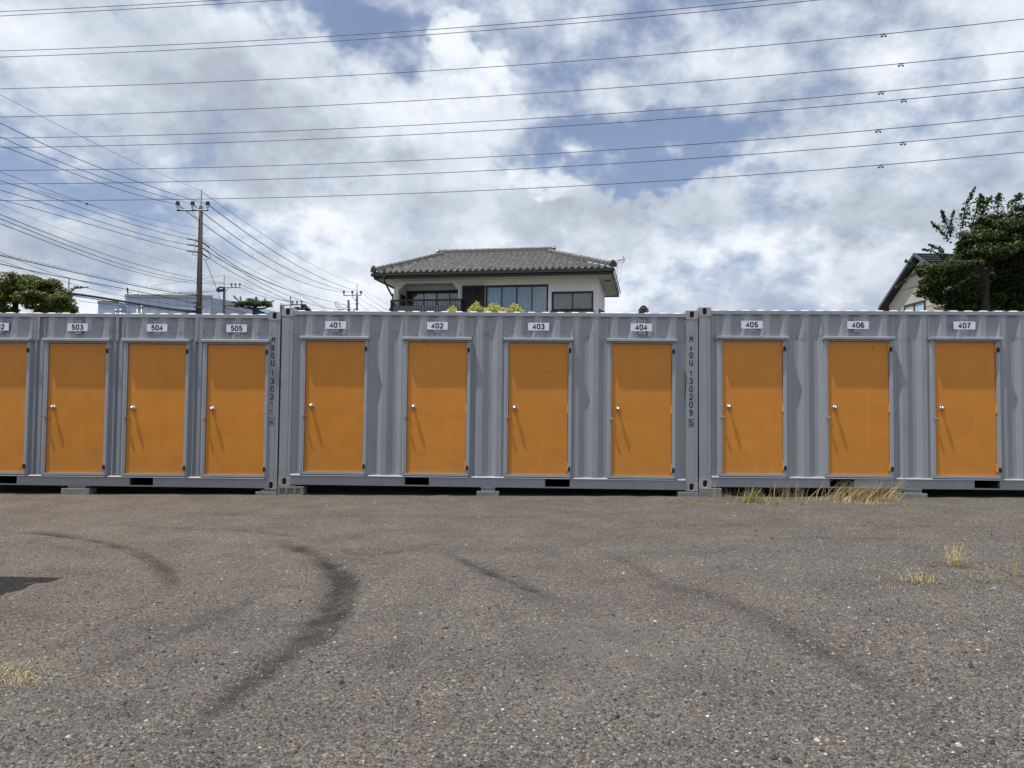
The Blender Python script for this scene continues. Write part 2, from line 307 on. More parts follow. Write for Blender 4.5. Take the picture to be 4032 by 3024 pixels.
# ------------------------------------------------------------------ mesh helpers
rnd = random.Random(7); rng = np.random.default_rng(7)
class MB:
    def __init__(s): s.v = []; s.f = []
    def quad(s, *p):
        i = len(s.v); s.v += [tuple(q) for q in p]; s.f.append(tuple(range(i, i + len(p)))); return s
    def box(s, x0, x1, y0, y1, z0, z1):
        i = len(s.v); s.v += [(x0,y0,z0),(x1,y0,z0),(x1,y1,z0),(x0,y1,z0),(x0,y0,z1),(x1,y0,z1),(x1,y1,z1),(x0,y1,z1)]
        s.f += [tuple(i + k for k in q) for q in ((0,3,2,1),(4,5,6,7),(0,1,5,4),(1,2,6,5),(2,3,7,6),(3,0,4,7))]; return s
    def tube(s, pts, r, n=8, r1=None, cap=True):
        pts = [Vector(p) for p in pts]; k = len(pts); i0 = len(s.v)
        up = None
        for j, p in enumerate(pts):
            d = (pts[min(j + 1, k - 1)] - pts[max(j - 1, 0)]).normalized()
            if up is None: up = Vector((0, 0, 1)) if abs(d.z) < 0.9 else Vector((1, 0, 0))
            a = d.cross(up).normalized(); b = a.cross(d).normalized(); up = b
            rr = r[j] if isinstance(r, (list, tuple)) else (r if r1 is None else r + (r1 - r) * j / (k - 1))
            for q in range(n):
                t = 2 * math.pi * q / n; s.v.append(tuple(p + a * (rr * math.cos(t)) + b * (rr * math.sin(t))))
        for j in range(k - 1):
            for q in range(n):
                a0 = i0 + j * n + q; a1 = i0 + j * n + (q + 1) % n
                s.f.append((a0, a1, a1 + n, a0 + n))
        if cap: s.f.append(tuple(i0 + q for q in range(n))[::-1]); s.f.append(tuple(i0 + (k - 1) * n + q for q in range(n)))
        return s
    def ball(s, c, r, n=8, m_=6, sc=(1, 1, 1)):
        i0 = len(s.v)
        for a in range(m_ + 1):
            ph = math.pi * a / m_
            for b in range(n):
                th = 2 * math.pi * b / n
                s.v.append((c[0] + r * sc[0] * math.sin(ph) * math.cos(th), c[1] + r * sc[1] * math.sin(ph) * math.sin(th), c[2] + r * sc[2] * math.cos(ph)))
        for a in range(m_):
            for b in range(n):
                p = i0 + a * n + b; q = i0 + a * n + (b + 1) % n
                s.f.append((p, p + n, q + n, q))
        return s
    def mesh(s, name, mat=None, smooth=False):
        me = bpy.data.meshes.new(name); me.from_pydata(s.v, [], s.f); me.update()
        if mat: me.materials.append(mat)
        if smooth: me.polygons.foreach_set('use_smooth', [True] * len(me.polygons))
        return me
    def build(s, name, mat, parent=None, loc=(0, 0, 0), smooth=False, bevel=0.0):
        o = put(name, s.mesh(name, mat, smooth), parent, loc)
        if bevel:
            md = o.modifiers.new('bevel', 'BEVEL'); md.width = bevel; md.segments = 2; md.limit_method = 'ANGLE'; md.angle_limit = math.radians(50); md.harden_normals = False
        return o
def put(name, me, parent=None, loc=(0, 0, 0), rot=(0, 0, 0)):
    o = bpy.data.objects.new(name, me); col.objects.link(o); o.location = loc; o.rotation_euler = rot
    if parent: o.parent = parent
    return o
def thing(name, label, cat, loc=(0, 0, 0), rot=(0, 0, 0), group=None):
    o = put(name, None, None, loc, rot); o.empty_display_size = 0.2
    o['label'] = label; o['category'] = cat
    if group: o['group'] = group
    return o
def tag(o, label, cat, group=None):
    o['label'] = label; o['category'] = cat
    if group: o['group'] = group
    return o
def kind(o, k): o['kind'] = k; return o
def np_mesh(name, V, Fq, mat, k=4, smooth=False):
    me = bpy.data.meshes.new(name); nf = len(Fq)
    me.vertices.add(len(V)); me.vertices.foreach_set('co', np.ascontiguousarray(V, dtype=np.float32).ravel())
    me.loops.add(nf * k); me.loops.foreach_set('vertex_index', np.ascontiguousarray(Fq, dtype=np.int32).ravel())
    me.polygons.add(nf); me.polygons.foreach_set('loop_start', np.arange(0, nf * k, k, dtype=np.int32))
    me.polygons.foreach_set('use_smooth', np.full(nf, smooth)); me.update(calc_edges=True); me.validate()
    if mat: me.materials.append(mat)
    return me

# ------------------------------------------------------------------ the ground
def zg0(x): return -0.097 + 0.011 * max(-12.0, min(12.0, x))
def ground_hit(px, py):
    d = ray(px, py); t = (-0.097 - CAM.z) / (d.z - 0.011 * d.x); p = CAM + d * t; return p
K = 4032 / 2212
def g22(x, y): p = ground_hit(x * K, y * K); return (p.x, p.y)
def track(pts, wd, amp): return ([g22(*q) for q in pts], wd, amp)
RUTS = [track(((590, 1168), (660, 1190), (715, 1225), (735, 1270), (700, 1330), (640, 1395), (560, 1460), (480, 1520), (400, 1580), (330, 1640)), 0.080, .95),
        track(((600, 1165), (690, 1195), (750, 1240), (762, 1285), (705, 1370), (600, 1462)), 0.026, 1.0), track(((620, 1445), (560, 1495), (470, 1550)), 0.035, .7),
        track(((0, 1148), (150, 1160), (260, 1180), (330, 1205), (362, 1232), (375, 1275)), 0.055, .85), track(((210, 1172), (300, 1202), (343, 1240)), 0.04, .6), track(((0, 1165), (120, 1180), (230, 1205)), 0.05, .35),
        track(((960, 1193), (1050, 1235), (1120, 1265), (1200, 1297), (1270, 1325)), 0.06, .9), track(((1060, 1250), (1150, 1295), (1230, 1345)), 0.07, .4), track(((1140, 1229), (1175, 1232), (1210, 1222)), 0.045, .9), track(((1090, 1180), (1180, 1197), (1250, 1215)), 0.05, .5),
        track(((1380, 1248), (1500, 1280), (1640, 1330), (1740, 1390), (1840, 1440), (1980, 1560)), 0.11, .6), track(((1600, 1310), (1700, 1362), (1800, 1425)), 0.035, .6), track(((1240, 1165), (1330, 1205), (1420, 1255), (1500, 1330)), 0.06, .35),
        track(((690, 1165), (780, 1200), (900, 1185), (1000, 1165)), 0.05, .35), track(((800, 1310), (900, 1309), (1000, 1288)), 0.035, .45), track(((200, 1133), (400, 1142), (560, 1150), (700, 1170)), 0.06, .45),
        track(((1500, 1172), (1800, 1164), (2200, 1170)), 0.04, .4), track(((1200, 1150), (1600, 1135), (2200, 1140)), 0.08, .25), track(((300, 1108), (800, 1115), (1300, 1120)), 0.10, .25),
        track(((0, 1440), (150, 1380), (300, 1310), (380, 1268)), 0.05, .35), track(((60, 1520), (300, 1400), (480, 1325), (600, 1260)), 0.07, .35), track(((0, 1590), (200, 1560), (420, 1450)), .06, .3),
        track(((1070, 1290), (1130, 1400), (1175, 1500)), 0.06, .3), track(((1250, 1330), (1400, 1420), (1500, 1530)), 0.07, .3), track(((880, 1330), (860, 1420), (800, 1520)), .06, .25)]
DUST = [(g22(1340, 1400), 0.34, 0.8), (g22(1290, 1360), 0.25, 0.6), (g22(230, 1143), 0.30, 0.9), (g22(150, 1120), 0.4, 0.4), (g22(470, 1180), 0.4, 0.35), (g22(1250, 1480), 0.3, 0.3), (g22(600, 1390), 0.2, 0.3)]
MOSS = [(g22(410, 1077), 0.25, 1), (g22(1860, 1075), 0.2, .5), (g22(970, 1085), 0.3, .8), (g22(1180, 1080), 0.35, 1), (g22(1290, 1082), 0.3, 1), (g22(1600, 1085), 0.4, .7), (g22(2050, 1225), 0.35, 1), (g22(2110, 1235), 0.3, 1), (g22(2170, 1260), 0.3, 1),
        (g22(2190, 1080), 0.4, .6), (g22(60, 1075), 0.4, .7), (g22(560, 1080), .3, .6)]
def axis(lo, hi, step, far, ratio=1.25):
    a = list(np.arange(lo, hi + 1e-6, step)); s = step; x = hi; r = []
    while x < far: s *= ratio; x += s; r.append(x)
    s = step; x = lo; l = []
    while x > -far: s *= ratio; x -= s; l.append(x)
    return np.array(l[::-1] + a + r)
gx = axis(-8.4, 8.4, 0.032, 1200); gy = axis(-9.4, 0.4, 0.032, 1200)
GX, GY = np.meshgrid(gx, gy); PX = GX.ravel(); PY = GY.ravel()
def polydist(px, py, pts):
    best = np.full(px.shape, 1e9)
    for (ax, ay), (bx, by) in zip(pts[:-1], pts[1:]):
        dx, dy = bx - ax, by - ay; t = np.clip(((px - ax) * dx + (py - ay) * dy) / (dx * dx + dy * dy), 0, 1)
        best = np.minimum(best, np.hypot(px - ax - t * dx, py - ay - t * dy))
    return best
def smoothpoly(pts, n=8):
    P_ = [Vector(p).to_3d() if len(p) == 2 else Vector(p) for p in pts]; o = []
    for i in range(len(P_) - 1):
        p0, p1, p2, p3 = P_[max(i - 1, 0)], P_[i], P_[i + 1], P_[min(i + 2, len(P_) - 1)]
        for k in range(n):
            t = k / n; o.append(0.5 * ((2 * p1) + (p2 - p0) * t + (2 * p0 - 5 * p1 + 4 * p2 - p3) * t * t + (3 * p1 - p0 - 3 * p2 + p3) * t ** 3))
    o.append(P_[-1]); return o
def lattice(px, py, cell, seed):
    r = np.random.default_rng(seed).random((256, 256)); x = px / cell; y = py / cell
    xi = np.floor(x).astype(int); yi = np.floor(y).astype(int); fx = x - xi; fy = y - yi; fx = fx * fx * (3 - 2 * fx); fy = fy * fy * (3 - 2 * fy)
    g = lambda a, b: r[a % 256, b % 256]
    return (g(xi, yi) * (1 - fx) + g(xi + 1, yi) * fx) * (1 - fy) + (g(xi, yi + 1) * (1 - fx) + g(xi + 1, yi + 1) * fx) * fy
near = (np.abs(PX) < 8.6) & (PY > -9.6) & (PY < 0.6)
def fields(px, py):
    rut = np.zeros(px.shape); berm = np.zeros(px.shape)
    wob = (lattice(px, py, 0.35, 3) - 0.5) * 0.10 + (lattice(px, py, 0.11, 4) - 0.5) * 0.06
    for pts, wd, amp in RUTS:
        sp = [(q.x, q.y) for q in smoothpoly(pts, 5)]
        d = np.abs(polydist(px, py, sp) + wob * 0.6)
        # fade at the ends
        e = np.minimum(np.hypot(px - sp[0][0], py - sp[0][1]), np.hypot(px - sp[-1][0], py - sp[-1][1])); fe = np.clip(e / 0.6, 0, 1)
        rut = np.maximum(rut, amp * fe * np.exp(-(d / wd) ** 2)); berm = np.maximum(berm, amp * fe * np.exp(-((d - 2.1 * wd) / (wd * 0.8)) ** 2))
    rut *= 0.40 + 0.75 * lattice(px, py, 0.16, 5) + 0.6 * lattice(px, py, 0.05, 15)
    dust = np.zeros(px.shape); moss = np.zeros(px.shape)
    for (c, r_, a) in DUST: dust = np.maximum(dust, a * np.exp(-(((px - c[0]) / r_) ** 2 + ((py - c[1]) / (r_ * 0.8)) ** 2)))
    dust *= 0.35 + 1.1 * lattice(px, py, 0.09, 6)
    for (c, r_, a) in MOSS: moss = np.maximum(moss, a * np.exp(-(((px - c[0]) / r_) ** 2 + ((py - c[1]) / (r_ * 0.6)) ** 2)))
    return rut, berm, dust, moss
rut = np.zeros(PX.shape); berm = rut.copy(); dust = rut.copy(); moss = rut.copy()
rut[near], berm[near], dust[near], moss[near] = fields(PX[near], PY[near])
brown = np.clip((-PX - 0.0) / 4.0, 0, 1) * np.clip((PY + 8.5) / 3, 0, 1) * 0.5
def zrel(px, py, rut, berm):
    return -0.016 * rut + 0.009 * berm + (lattice(px, py, 1.3, 11) - 0.5) * 0.03 * (py < -0.3) + (lattice(px, py, 0.22, 12) - 0.5) * 0.010
PZ = -0.097 + 0.011 * np.clip(PX, -12, 12) + zrel(PX, PY, rut, berm) * near
nx, ny = len(gx), len(gy)
idx = np.arange(nx * ny).reshape(ny, nx)
Fq = np.stack([idx[:-1, :-1], idx[:-1, 1:], idx[1:, 1:], idx[1:, :-1]], -1).reshape(-1, 4)
me = np_mesh('gravel_ground', np.stack([PX, PY, PZ], 1), Fq, M['gravel'], 4, True)
for nm, arr in (('rut', rut), ('dust', dust), ('moss', moss), ('brown', brown)):
    a = me.attributes.new(nm, 'FLOAT', 'POINT'); a.data.foreach_set('value', arr.astype(np.float32))
kind(put('gravel_ground', me), 'structure')
_zcache = {}
def gz(x, y):
    px = np.array([x]); py = np.array([y]); a, b_, _, _ = fields(px, py) if (abs(x) < 8.6 and -9.6 < y < 0.6) else (np.zeros(1),) * 4
    return float(-0.097 + 0.011 * max(-12, min(12, x)) + zrel(px, py, a, b_)[0])

# loose stones lying on the yard, dense near the camera and thinning out with distance
def stones(name, N, xr, yr, size, dens, seed):
    r = np.random.default_rng(seed)
    x = r.uniform(*xr, N * 6); y = r.uniform(*yr, N * 6)
    dist = y + CAM_D; inview = (np.abs(x + 0.03 * dist) < dist * 0.70 + 0.3)
    ok = inview & (r.random(N * 6) < dens(x, y)); x = x[ok][:N]; y = y[ok][:N]
    a, b_, d_, _ = fields(x, y); ok = r.random(len(x)) > .7 * np.clip(a, 0, 1); x, y, a, b_ = x[ok], y[ok], a[ok], b_[ok]; n_ = len(x); z = -0.097 + 0.011 * x + zrel(x, y, a, b_)
    base = np.array([[1, 0, 0], [.45, .85, 0], [-.5, .8, 0], [-1, .05, 0], [-.4, -.85, 0], [.55, -.75, 0], [.25, .1, .62], [-.35, -.15, .5]])
    fc = np.array([[0, 1, 6], [1, 2, 6], [2, 7, 6], [2, 3, 7], [3, 4, 7], [4, 5, 7], [5, 6, 7], [5, 0, 6]])
    s = size * np.exp(r.normal(0, 0.38, n_)); s *= (0.85 + 0.15 * (dist_of(y)))
    th = r.uniform(0, 6.283, n_)
    V = base[None] * (1 + r.normal(0, 0.18, (n_, 8, 3))) * s[:, None, None]
    V[:, :, 1] *= r.uniform(.6, 1, n_)[:, None]; V[:, :, 2] *= r.uniform(.6, 1.3, n_)[:, None]
    V[:, :, 2] += V[:, :, 0] * r.normal(0, .2, n_)[:, None]
    c, sn = np.cos(th)[:, None], np.sin(th)[:, None]
    Xr = V[:, :, 0] * c - V[:, :, 1] * sn + x[:, None]; Yr = V[:, :, 0] * sn + V[:, :, 1] * c + y[:, None]; Zr = V[:, :, 2] + z[:, None] - 0.0005
    VV = np.stack([Xr, Yr, Zr], -1).reshape(-1, 3); FF = (fc[None] + (np.arange(n_) * 8)[:, None, None]).reshape(-1, 3)
    o = put(name, np_mesh(name, VV, FF, M['stone'], 3)); kind(o, 'stuff'); return o
def dist_of(y): return 1.0
o = stones('loose_gravel', 190000, (-6.2, 6.2), (-9.1, -1.0), 0.0050,
           lambda x, y: np.clip(np.exp(-(y + 8.75) / 0.8), 0, 1) + 0.55 * np.clip((x - 0.4) / 2.2, 0, 1) * np.clip(np.exp(-(y + 8.0) / 2.6), 0, 1) + 0.06 * np.clip(np.exp(-(y + 8.0) / 3.0), .2, 1), 21)
tag(o, 'loose grey crushed gravel scattered over the yard', 'gravel')
o = stones('pale_pebbles', 450, (-6.5, 6.8), (-9.1, -0.15), 0.0085, lambda x, y: 0.15 + 0 * x, 22)
tag(o, 'bigger pale and reddish pebbles lying here and there on the gravel', 'pebbles')

# ------------------------------------------------------------------ shipping containers
CL, CH, CW = 6.058, 2.591, 2.438
_mc = {}
def cached(key, fn):
    if key not in _mc: _mc[key] = fn()
    return _mc[key]
def corr_sheet(mb, x0, x1, z0, z1, phase=0.0, y_out=0.010, depth=0.036, pitch=0.278, T=None):
    prof = [(0, 0), (0.072, 0), (0.140, 1), (0.210, 1), (0.278, 0)]
    def y(x):
        u = (x - phase) % pitch
        for (a, ya), (b, yb) in zip(prof[:-1], prof[1:]):
            if u <= b: return ya + (yb - ya) * (u - a) / (b - a)
        return 0
    xs = {x0, x1}; k = math.floor((x0 - phase) / pitch) - 1
    while phase + k * pitch < x1 + pitch:
        for a, _ in prof[:-1]:
            q = phase + k * pitch + a
            if x0 < q < x1: xs.add(q)
        k += 1
    xs = sorted(xs)
    T = T or (lambda x, yy, z: (x, yy, z))
    for a, b in zip(xs[:-1], xs[1:]):
        ya, yb = y_out + depth * y(a + 1e-7), y_out + depth * y(b - 1e-7)
        mb.quad(T(a, ya, z0), T(b, yb, z0), T(b, yb, z1), T(a, ya, z1))
    return mb
def casting_mesh():
    w_, h_, d_ = 0.178, 0.118, 0.162; mb = MB(); n = 16
    hole = [(w_ / 2 + 0.030 * math.cos(t) , h_ / 2 + (0.022 if math.sin(t) > 0 else -0.022) * (abs(math.sin(t)) > 1e-6) + 0.028 * math.sin(t)) for t in [2 * math.pi * (k + .5) / n for k in range(n)]]
    def edge(t):
        cx, cz = math.cos(t), math.sin(t); s = min((w_ / 2) / max(abs(cx), 1e-9), (h_ / 2) / max(abs(cz), 1e-9)); return (w_ / 2 + cx * s, h_ / 2 + cz * s)
    corner_a = [math.atan2(h_, w_), math.pi - math.atan2(h_, w_), math.pi + math.atan2(h_, w_), 2 * math.pi - math.atan2(h_, w_)]
    angs = [2 * math.pi * (k + .5) / n for k in range(n)]
    for k in range(n):
        a0, a1 = angs[k], angs[(k + 1) % n]; a1u = a1 if a1 > a0 else a1 + 2 * math.pi
        poly = [edge(a0)] + [edge(c) for cc in corner_a for c in (cc, cc + 2 * math.pi) if a0 < c < a1u] + [edge(a1)]
        h0, h1 = hole[k], hole[(k + 1) % n]
        pts = [(p[0], 0, p[1]) for p in poly] + [(h1[0], 0, h1[1]), (h0[0], 0, h0[1])]
        mb.quad(*pts)
        mb.quad((h0[0], 0, h0[1]), (h1[0], 0, h1[1]), (h1[0], 0.03, h1[1]), (h0[0], 0.03, h0[1]))
    mb.quad((0, 0, 0), (0, d_, 0), (w_, d_, 0), (w_, 0, 0)); mb.quad((0, 0, h_), (w_, 0, h_), (w_, d_, h_), (0, d_, h_))
    mb.quad((0, 0, 0), (0, 0, h_), (0, d_, h_), (0, d_, 0)); mb.quad((w_, 0, 0), (w_, d_, 0), (w_, d_, h_), (w_, 0, h_)); mb.quad((0, d_, 0), (0, d_, h_), (w_, d_, h_), (w_, d_, 0))
    me = mb.mesh('corner_casting', M['grey_rusty']); bm = bmesh.new(); bm.from_mesh(me); bmesh.ops.remove_doubles(bm, verts=bm.verts, dist=1e-5)
    bmesh.ops.recalc_face_normals(bm, faces=bm.faces); bm.to_mesh(me); bm.free(); return me
def casting(parent, x, y, z, flip=False):
    o = put('corner_casting', cached('casting', casting_mesh), parent, (x, y, z), (0, 0, math.pi if flip else 0))
    md = o.modifiers.new('bevel', 'BEVEL'); md.width = 0.006; md.segments = 2; md.limit_method = 'ANGLE'; md.angle_limit = math.radians(60)
    b = put('casting_hole_shade', cached('hole', lambda: MB().box(0.04, 0.138, 0.031, 0.05, 0.008, 0.11).mesh('casting_hole_shade', M['black'])), o)  # black plate stands in for the shade inside the casting's opening
    return o
DW, DH = 0.855, 1.895
def arc(cx, cy, rx, ry, a0, a1, n=9): return [(cx + rx * math.cos(math.radians(a0 + (a1 - a0) * k / n)), cy + ry * math.sin(math.radians(a0 + (a1 - a0) * k / n))) for k in range(n + 1)]
GL = {'0': [(arc(.3, .72, .24, .26, 0, 180) + arc(.3, .28, .24, .26, 180, 360), True)], '1': [([(.10, .74), (.24, .80), (.36, 1.0), (.36, 0)], False)],
      '2': [(arc(.3, .70, .23, .28, 170, -30) + [(.10, .04), (.12, .03), (.56, .03)], False)],
      '3': [(arc(.29, .74, .21, .235, 165, -80, 8) + arc(.29, .27, .25, .25, 80, -165, 9), False)],
      '4': [([(.42, 0), (.42, .95), (.05, .26), (.58, .26)], False)], '5': [([(.52, .97), (.16, .97), (.11, .53)] + arc(.30, .31, .24, .28, 120, -160, 10), False)],
      '6': [(arc(.33, .70, .21, .28, 30, 150, 6) + [(.07, .5)] + arc(.31, .30, .24, .275, 170, 530, 14)[0:15], False)], '7': [([(.06, .97), (.54, .97), (.30, .45), (.22, 0)], False)],
      '9': [(arc(.29, .30, .21, .28, 210, 330, 6) + [(.53, .5)] + arc(.29, .70, .24, .275, -10, 350, 14), False)],
      '8': [(arc(.3, .745, .20, .225, -90, 270, 14), True), (arc(.3, .27, .24, .245, 90, 450, 14), True)],
      'M': [([(.06, 0), (.06, 1)], False), ([(.54, 0), (.54, 1)], False), ([(.12, .97), (.30, .38)], False), ([(.48, .97), (.30, .38)], False)], 'B': [([(.08, 0), (.08, 1.0)], False), ([(.14, .97), (.32, .97)] + arc(.34, .75, .17, .21, 70, -70, 6) + [(.14, .52)], False), ([(.34, .53)] + arc(.35, .27, .19, .24, 70, -70, 6) + [(.14, .03)], False)],
      'O': [(arc(.3, .78, .22, .20, 0, 180, 6) + arc(.3, .22, .22, .20, 180, 360, 6), True)], 'U': [([(.07, 1), (.07, .3)] + arc(.3, .24, .23, .22, 190, 350, 7) + [(.53, .3), (.53, 1)], False)]}
def text_mesh(st, size, mat, sx=1.0, wt=0.15, gap=.16):
    """own stroke lettering: every stroke is one mitred strip"""
    mb = MB(); tot = len(st) * .6 + (len(st) - 1) * gap; ox = -tot / 2; dpt = 0.0
    for ch in st:
        for pl, closed in GL[ch]:
            p = [Vector((a + ox, b - .5)) for a, b in pl]; n_ = len(p); q = []
            if (p[0] - p[-1]).length < 1e-4: p = p[:-1]; n_ -= 1; closed = True
            for k in range(n_):
                a = p[k - 1] if (k or closed) else p[k]; b = p[(k + 1) % n_] if (k < n_ - 1 or closed) else p[k]
                d0 = (p[k] - a).normalized() if a != p[k] else (b - p[k]).normalized(); d1 = (b - p[k]).normalized() if b != p[k] else d0
                n0 = Vector((-d0.y, d0.x)); n1 = Vector((-d1.y, d1.x)); m_ = (n0 + n1); m_ = m_.normalized() if m_.length > .2 else n0
                q.append((p[k] + m_ * (wt / 2 / max(.6, m_.dot(n0))), p[k] - m_ * (wt / 2 / max(.6, m_.dot(n0)))))
            for k in range(n_ if closed else n_ - 1):
                (a, b), (c, d_) = q[k], q[(k + 1) % n_]
                mb.quad(*[(v_.x * size * sx, -dpt, v_.y * size) for v_ in (b, d_, c, a)])
            dpt += 0.00012
        ox += .6 + gap
    return mb.mesh('lettering', mat)
def door_mesh():
    mb = MB().box(0, DW, 0.014, 0.045, 0, DH); return mb.mesh('door', M['door'])
def knob_mesh():
    mb = MB(); prof = [(0.000, 0.034), (0.004, 0.034), (0.008, 0.030), (0.010, 0.014), (0.024, 0.012), (0.030, 0.022), (0.040, 0.0285), (0.052, 0.0275), (0.061, 0.021), (0.064, 0.012), (0.066, 0.0115), (0.066, 0.002)]
    mb.tube([(0, -a, 0) for a, r_ in prof], [r_ for a, r_ in prof], 18); return mb.mesh('knob', M['chrome'], True)
def frame_mesh():
    mb = MB(); L, Rr = -0.056, DW + 0.052; T_ = DH + 0.030
    for (a, b) in ((L, L + 0.026), (Rr - 0.026, Rr)): mb.box(a, b, -0.014, 0.05, -0.0005, T_)
    mb.box(L + 0.026, -0.006, -0.010, 0.05, -0.0005, T_ - 0.001); mb.box(DW + 0.006, Rr - 0.026, -0.008, 0.05, -0.0175, T_ - 0.001)
    mb.box(-0.006, DW + 0.006, -0.010, 0.05, DH + 0.007, T_ - 0.0005)                       # head
    mb.box(L, Rr, -0.012, 0.02, -0.036, -0.0015)                                          # threshold
    mb.box(L - 0.012, L, 0.004, 0.05, -0.035, T_); mb.box(Rr, Rr + 0.012, 0.004, 0.05, -0.035, T_)
    return mb.mesh('door_frame', M['frame'])
def cap_mesh():
    mb = MB(); L, Rr = -0.078, DW + 0.072; z = DH + 0.031
    mb.quad((L, 0.046, z + 0.046), (L, -0.058, z + 0.041), (L, -0.065, z + 0.036), (L, -0.065, z + 0.006), (L, -0.058, z + 0.0), (L, 0.046, z))
    mb.quad(*[(Rr, p[1], p[2]) for p in mb.v[:6]][::-1])
    prof = mb.v[:6]
    for i in range(6):
        a, b = prof[i], prof[(i + 1) % 6]; mb.quad((L, a[1], a[2]), (L, b[1], b[2]), (Rr, b[1], b[2]), (Rr, a[1], a[2]))
    me = mb.mesh('rain_cap', M['frame']); bm = bmesh.new(); bm.from_mesh(me); bmesh.ops.remove_doubles(bm, verts=bm.verts, dist=1e-5); bmesh.ops.recalc_face_normals(bm, faces=bm.faces); bm.to_mesh(me); bm.free(); return me
def vent_mesh():
    mb = MB().box(-0.042, 0.042, 0.000, 0.012, -0.095, 0.095)
    mb.box(-0.050, 0.050, -0.003, 0.004, 0.088, 0.100); mb.box(-0.050, 0.050, -0.003, 0.004, -0.100, -0.088)
    mb.box(-0.050, -0.040, -0.003, 0.004, -0.0875, 0.0875); mb.box(0.040, 0.050, -0.003, 0.004, -0.0875, 0.0875)
    return mb.mesh('vent_cover', M['grey'])
def add_door(root, x, number, dents=0, variant=0):
    z = 0.208
    d = put('door', cached('door', door_mesh), root, (x, 0, z))
    put('knob', cached('knob', knob_mesh), d, (0.092 + rnd.uniform(-.002, .002), 0.012, 0.952), (0, rnd.uniform(0, 1), 0))
    for zz in (1.785, 0.915, 0.085):
        h = put('hinge', cached('hinge', lambda: MB().tube([(0, 0, -0.057), (0, 0, 0.057)], 0.0075, 8).box(-0.014, 0.004, 0.004, 0.0115, -0.05, 0.05).mesh('hinge', M['orange_trim'])), d, (DW + 0.002, -0.002, zz + 0.03))
        if zz != 0.915:
            put('hinge_cover', cached('hcov', lambda: MB().box(0.0, 0.032, -0.022, 0.0, -0.032, 0.03).mesh('hinge_cover', M['black'])), d, (DW + 0.010, -0.0085, zz + (0.005 if zz > 1 else 0.000)))
    lm = M['door'] if variant == 0 else M['galv']
    put('latch', cached('latch%d' % variant, lambda: MB().box(-0.035, -0.006, -0.042, -0.012, 0.0, 0.028).box(-0.006, 0.035, -0.002, 0.010, 0.002, 0.026).mesh('latch', lm)), d, (0, 0, 0.80))
    put('door_frame', cached('frame', frame_mesh), root, (x, 0, z))
    put('rain_cap', cached('cap', cap_mesh), root, (x, 0, z))
    put('weld_seam', cached('weld', lambda: MB().box(-0.0035, 0.0035, 0.003, 0.0105, 0, 0.29).mesh('weld_seam', M['grey'])), root, (x - 0.077, 0, z + DH + 0.078))
    put('weld_seam', cached('weld', None), root, (x + DW + 0.070, 0, z + DH + 0.078))
    put('vent_cover', cached('vent', vent_mesh), root, (x + DW / 2 - 0.005, 0, 2.345))
    pl = put('number_plate', cached('plate', lambda: MB().box(-0.1525, 0.1525, -0.006, -0.0035, -0.056, 0.056).mesh('number_plate', M['plate'])), root, (x + DW / 2 - 0.005 + rnd.uniform(-.006, .006), 0, 2.344), (0, rnd.uniform(-.008, .008), 0))
    put('number', text_mesh(number, 0.071, M['text'], 1.12, .23), pl, (0, -0.0068, 0))
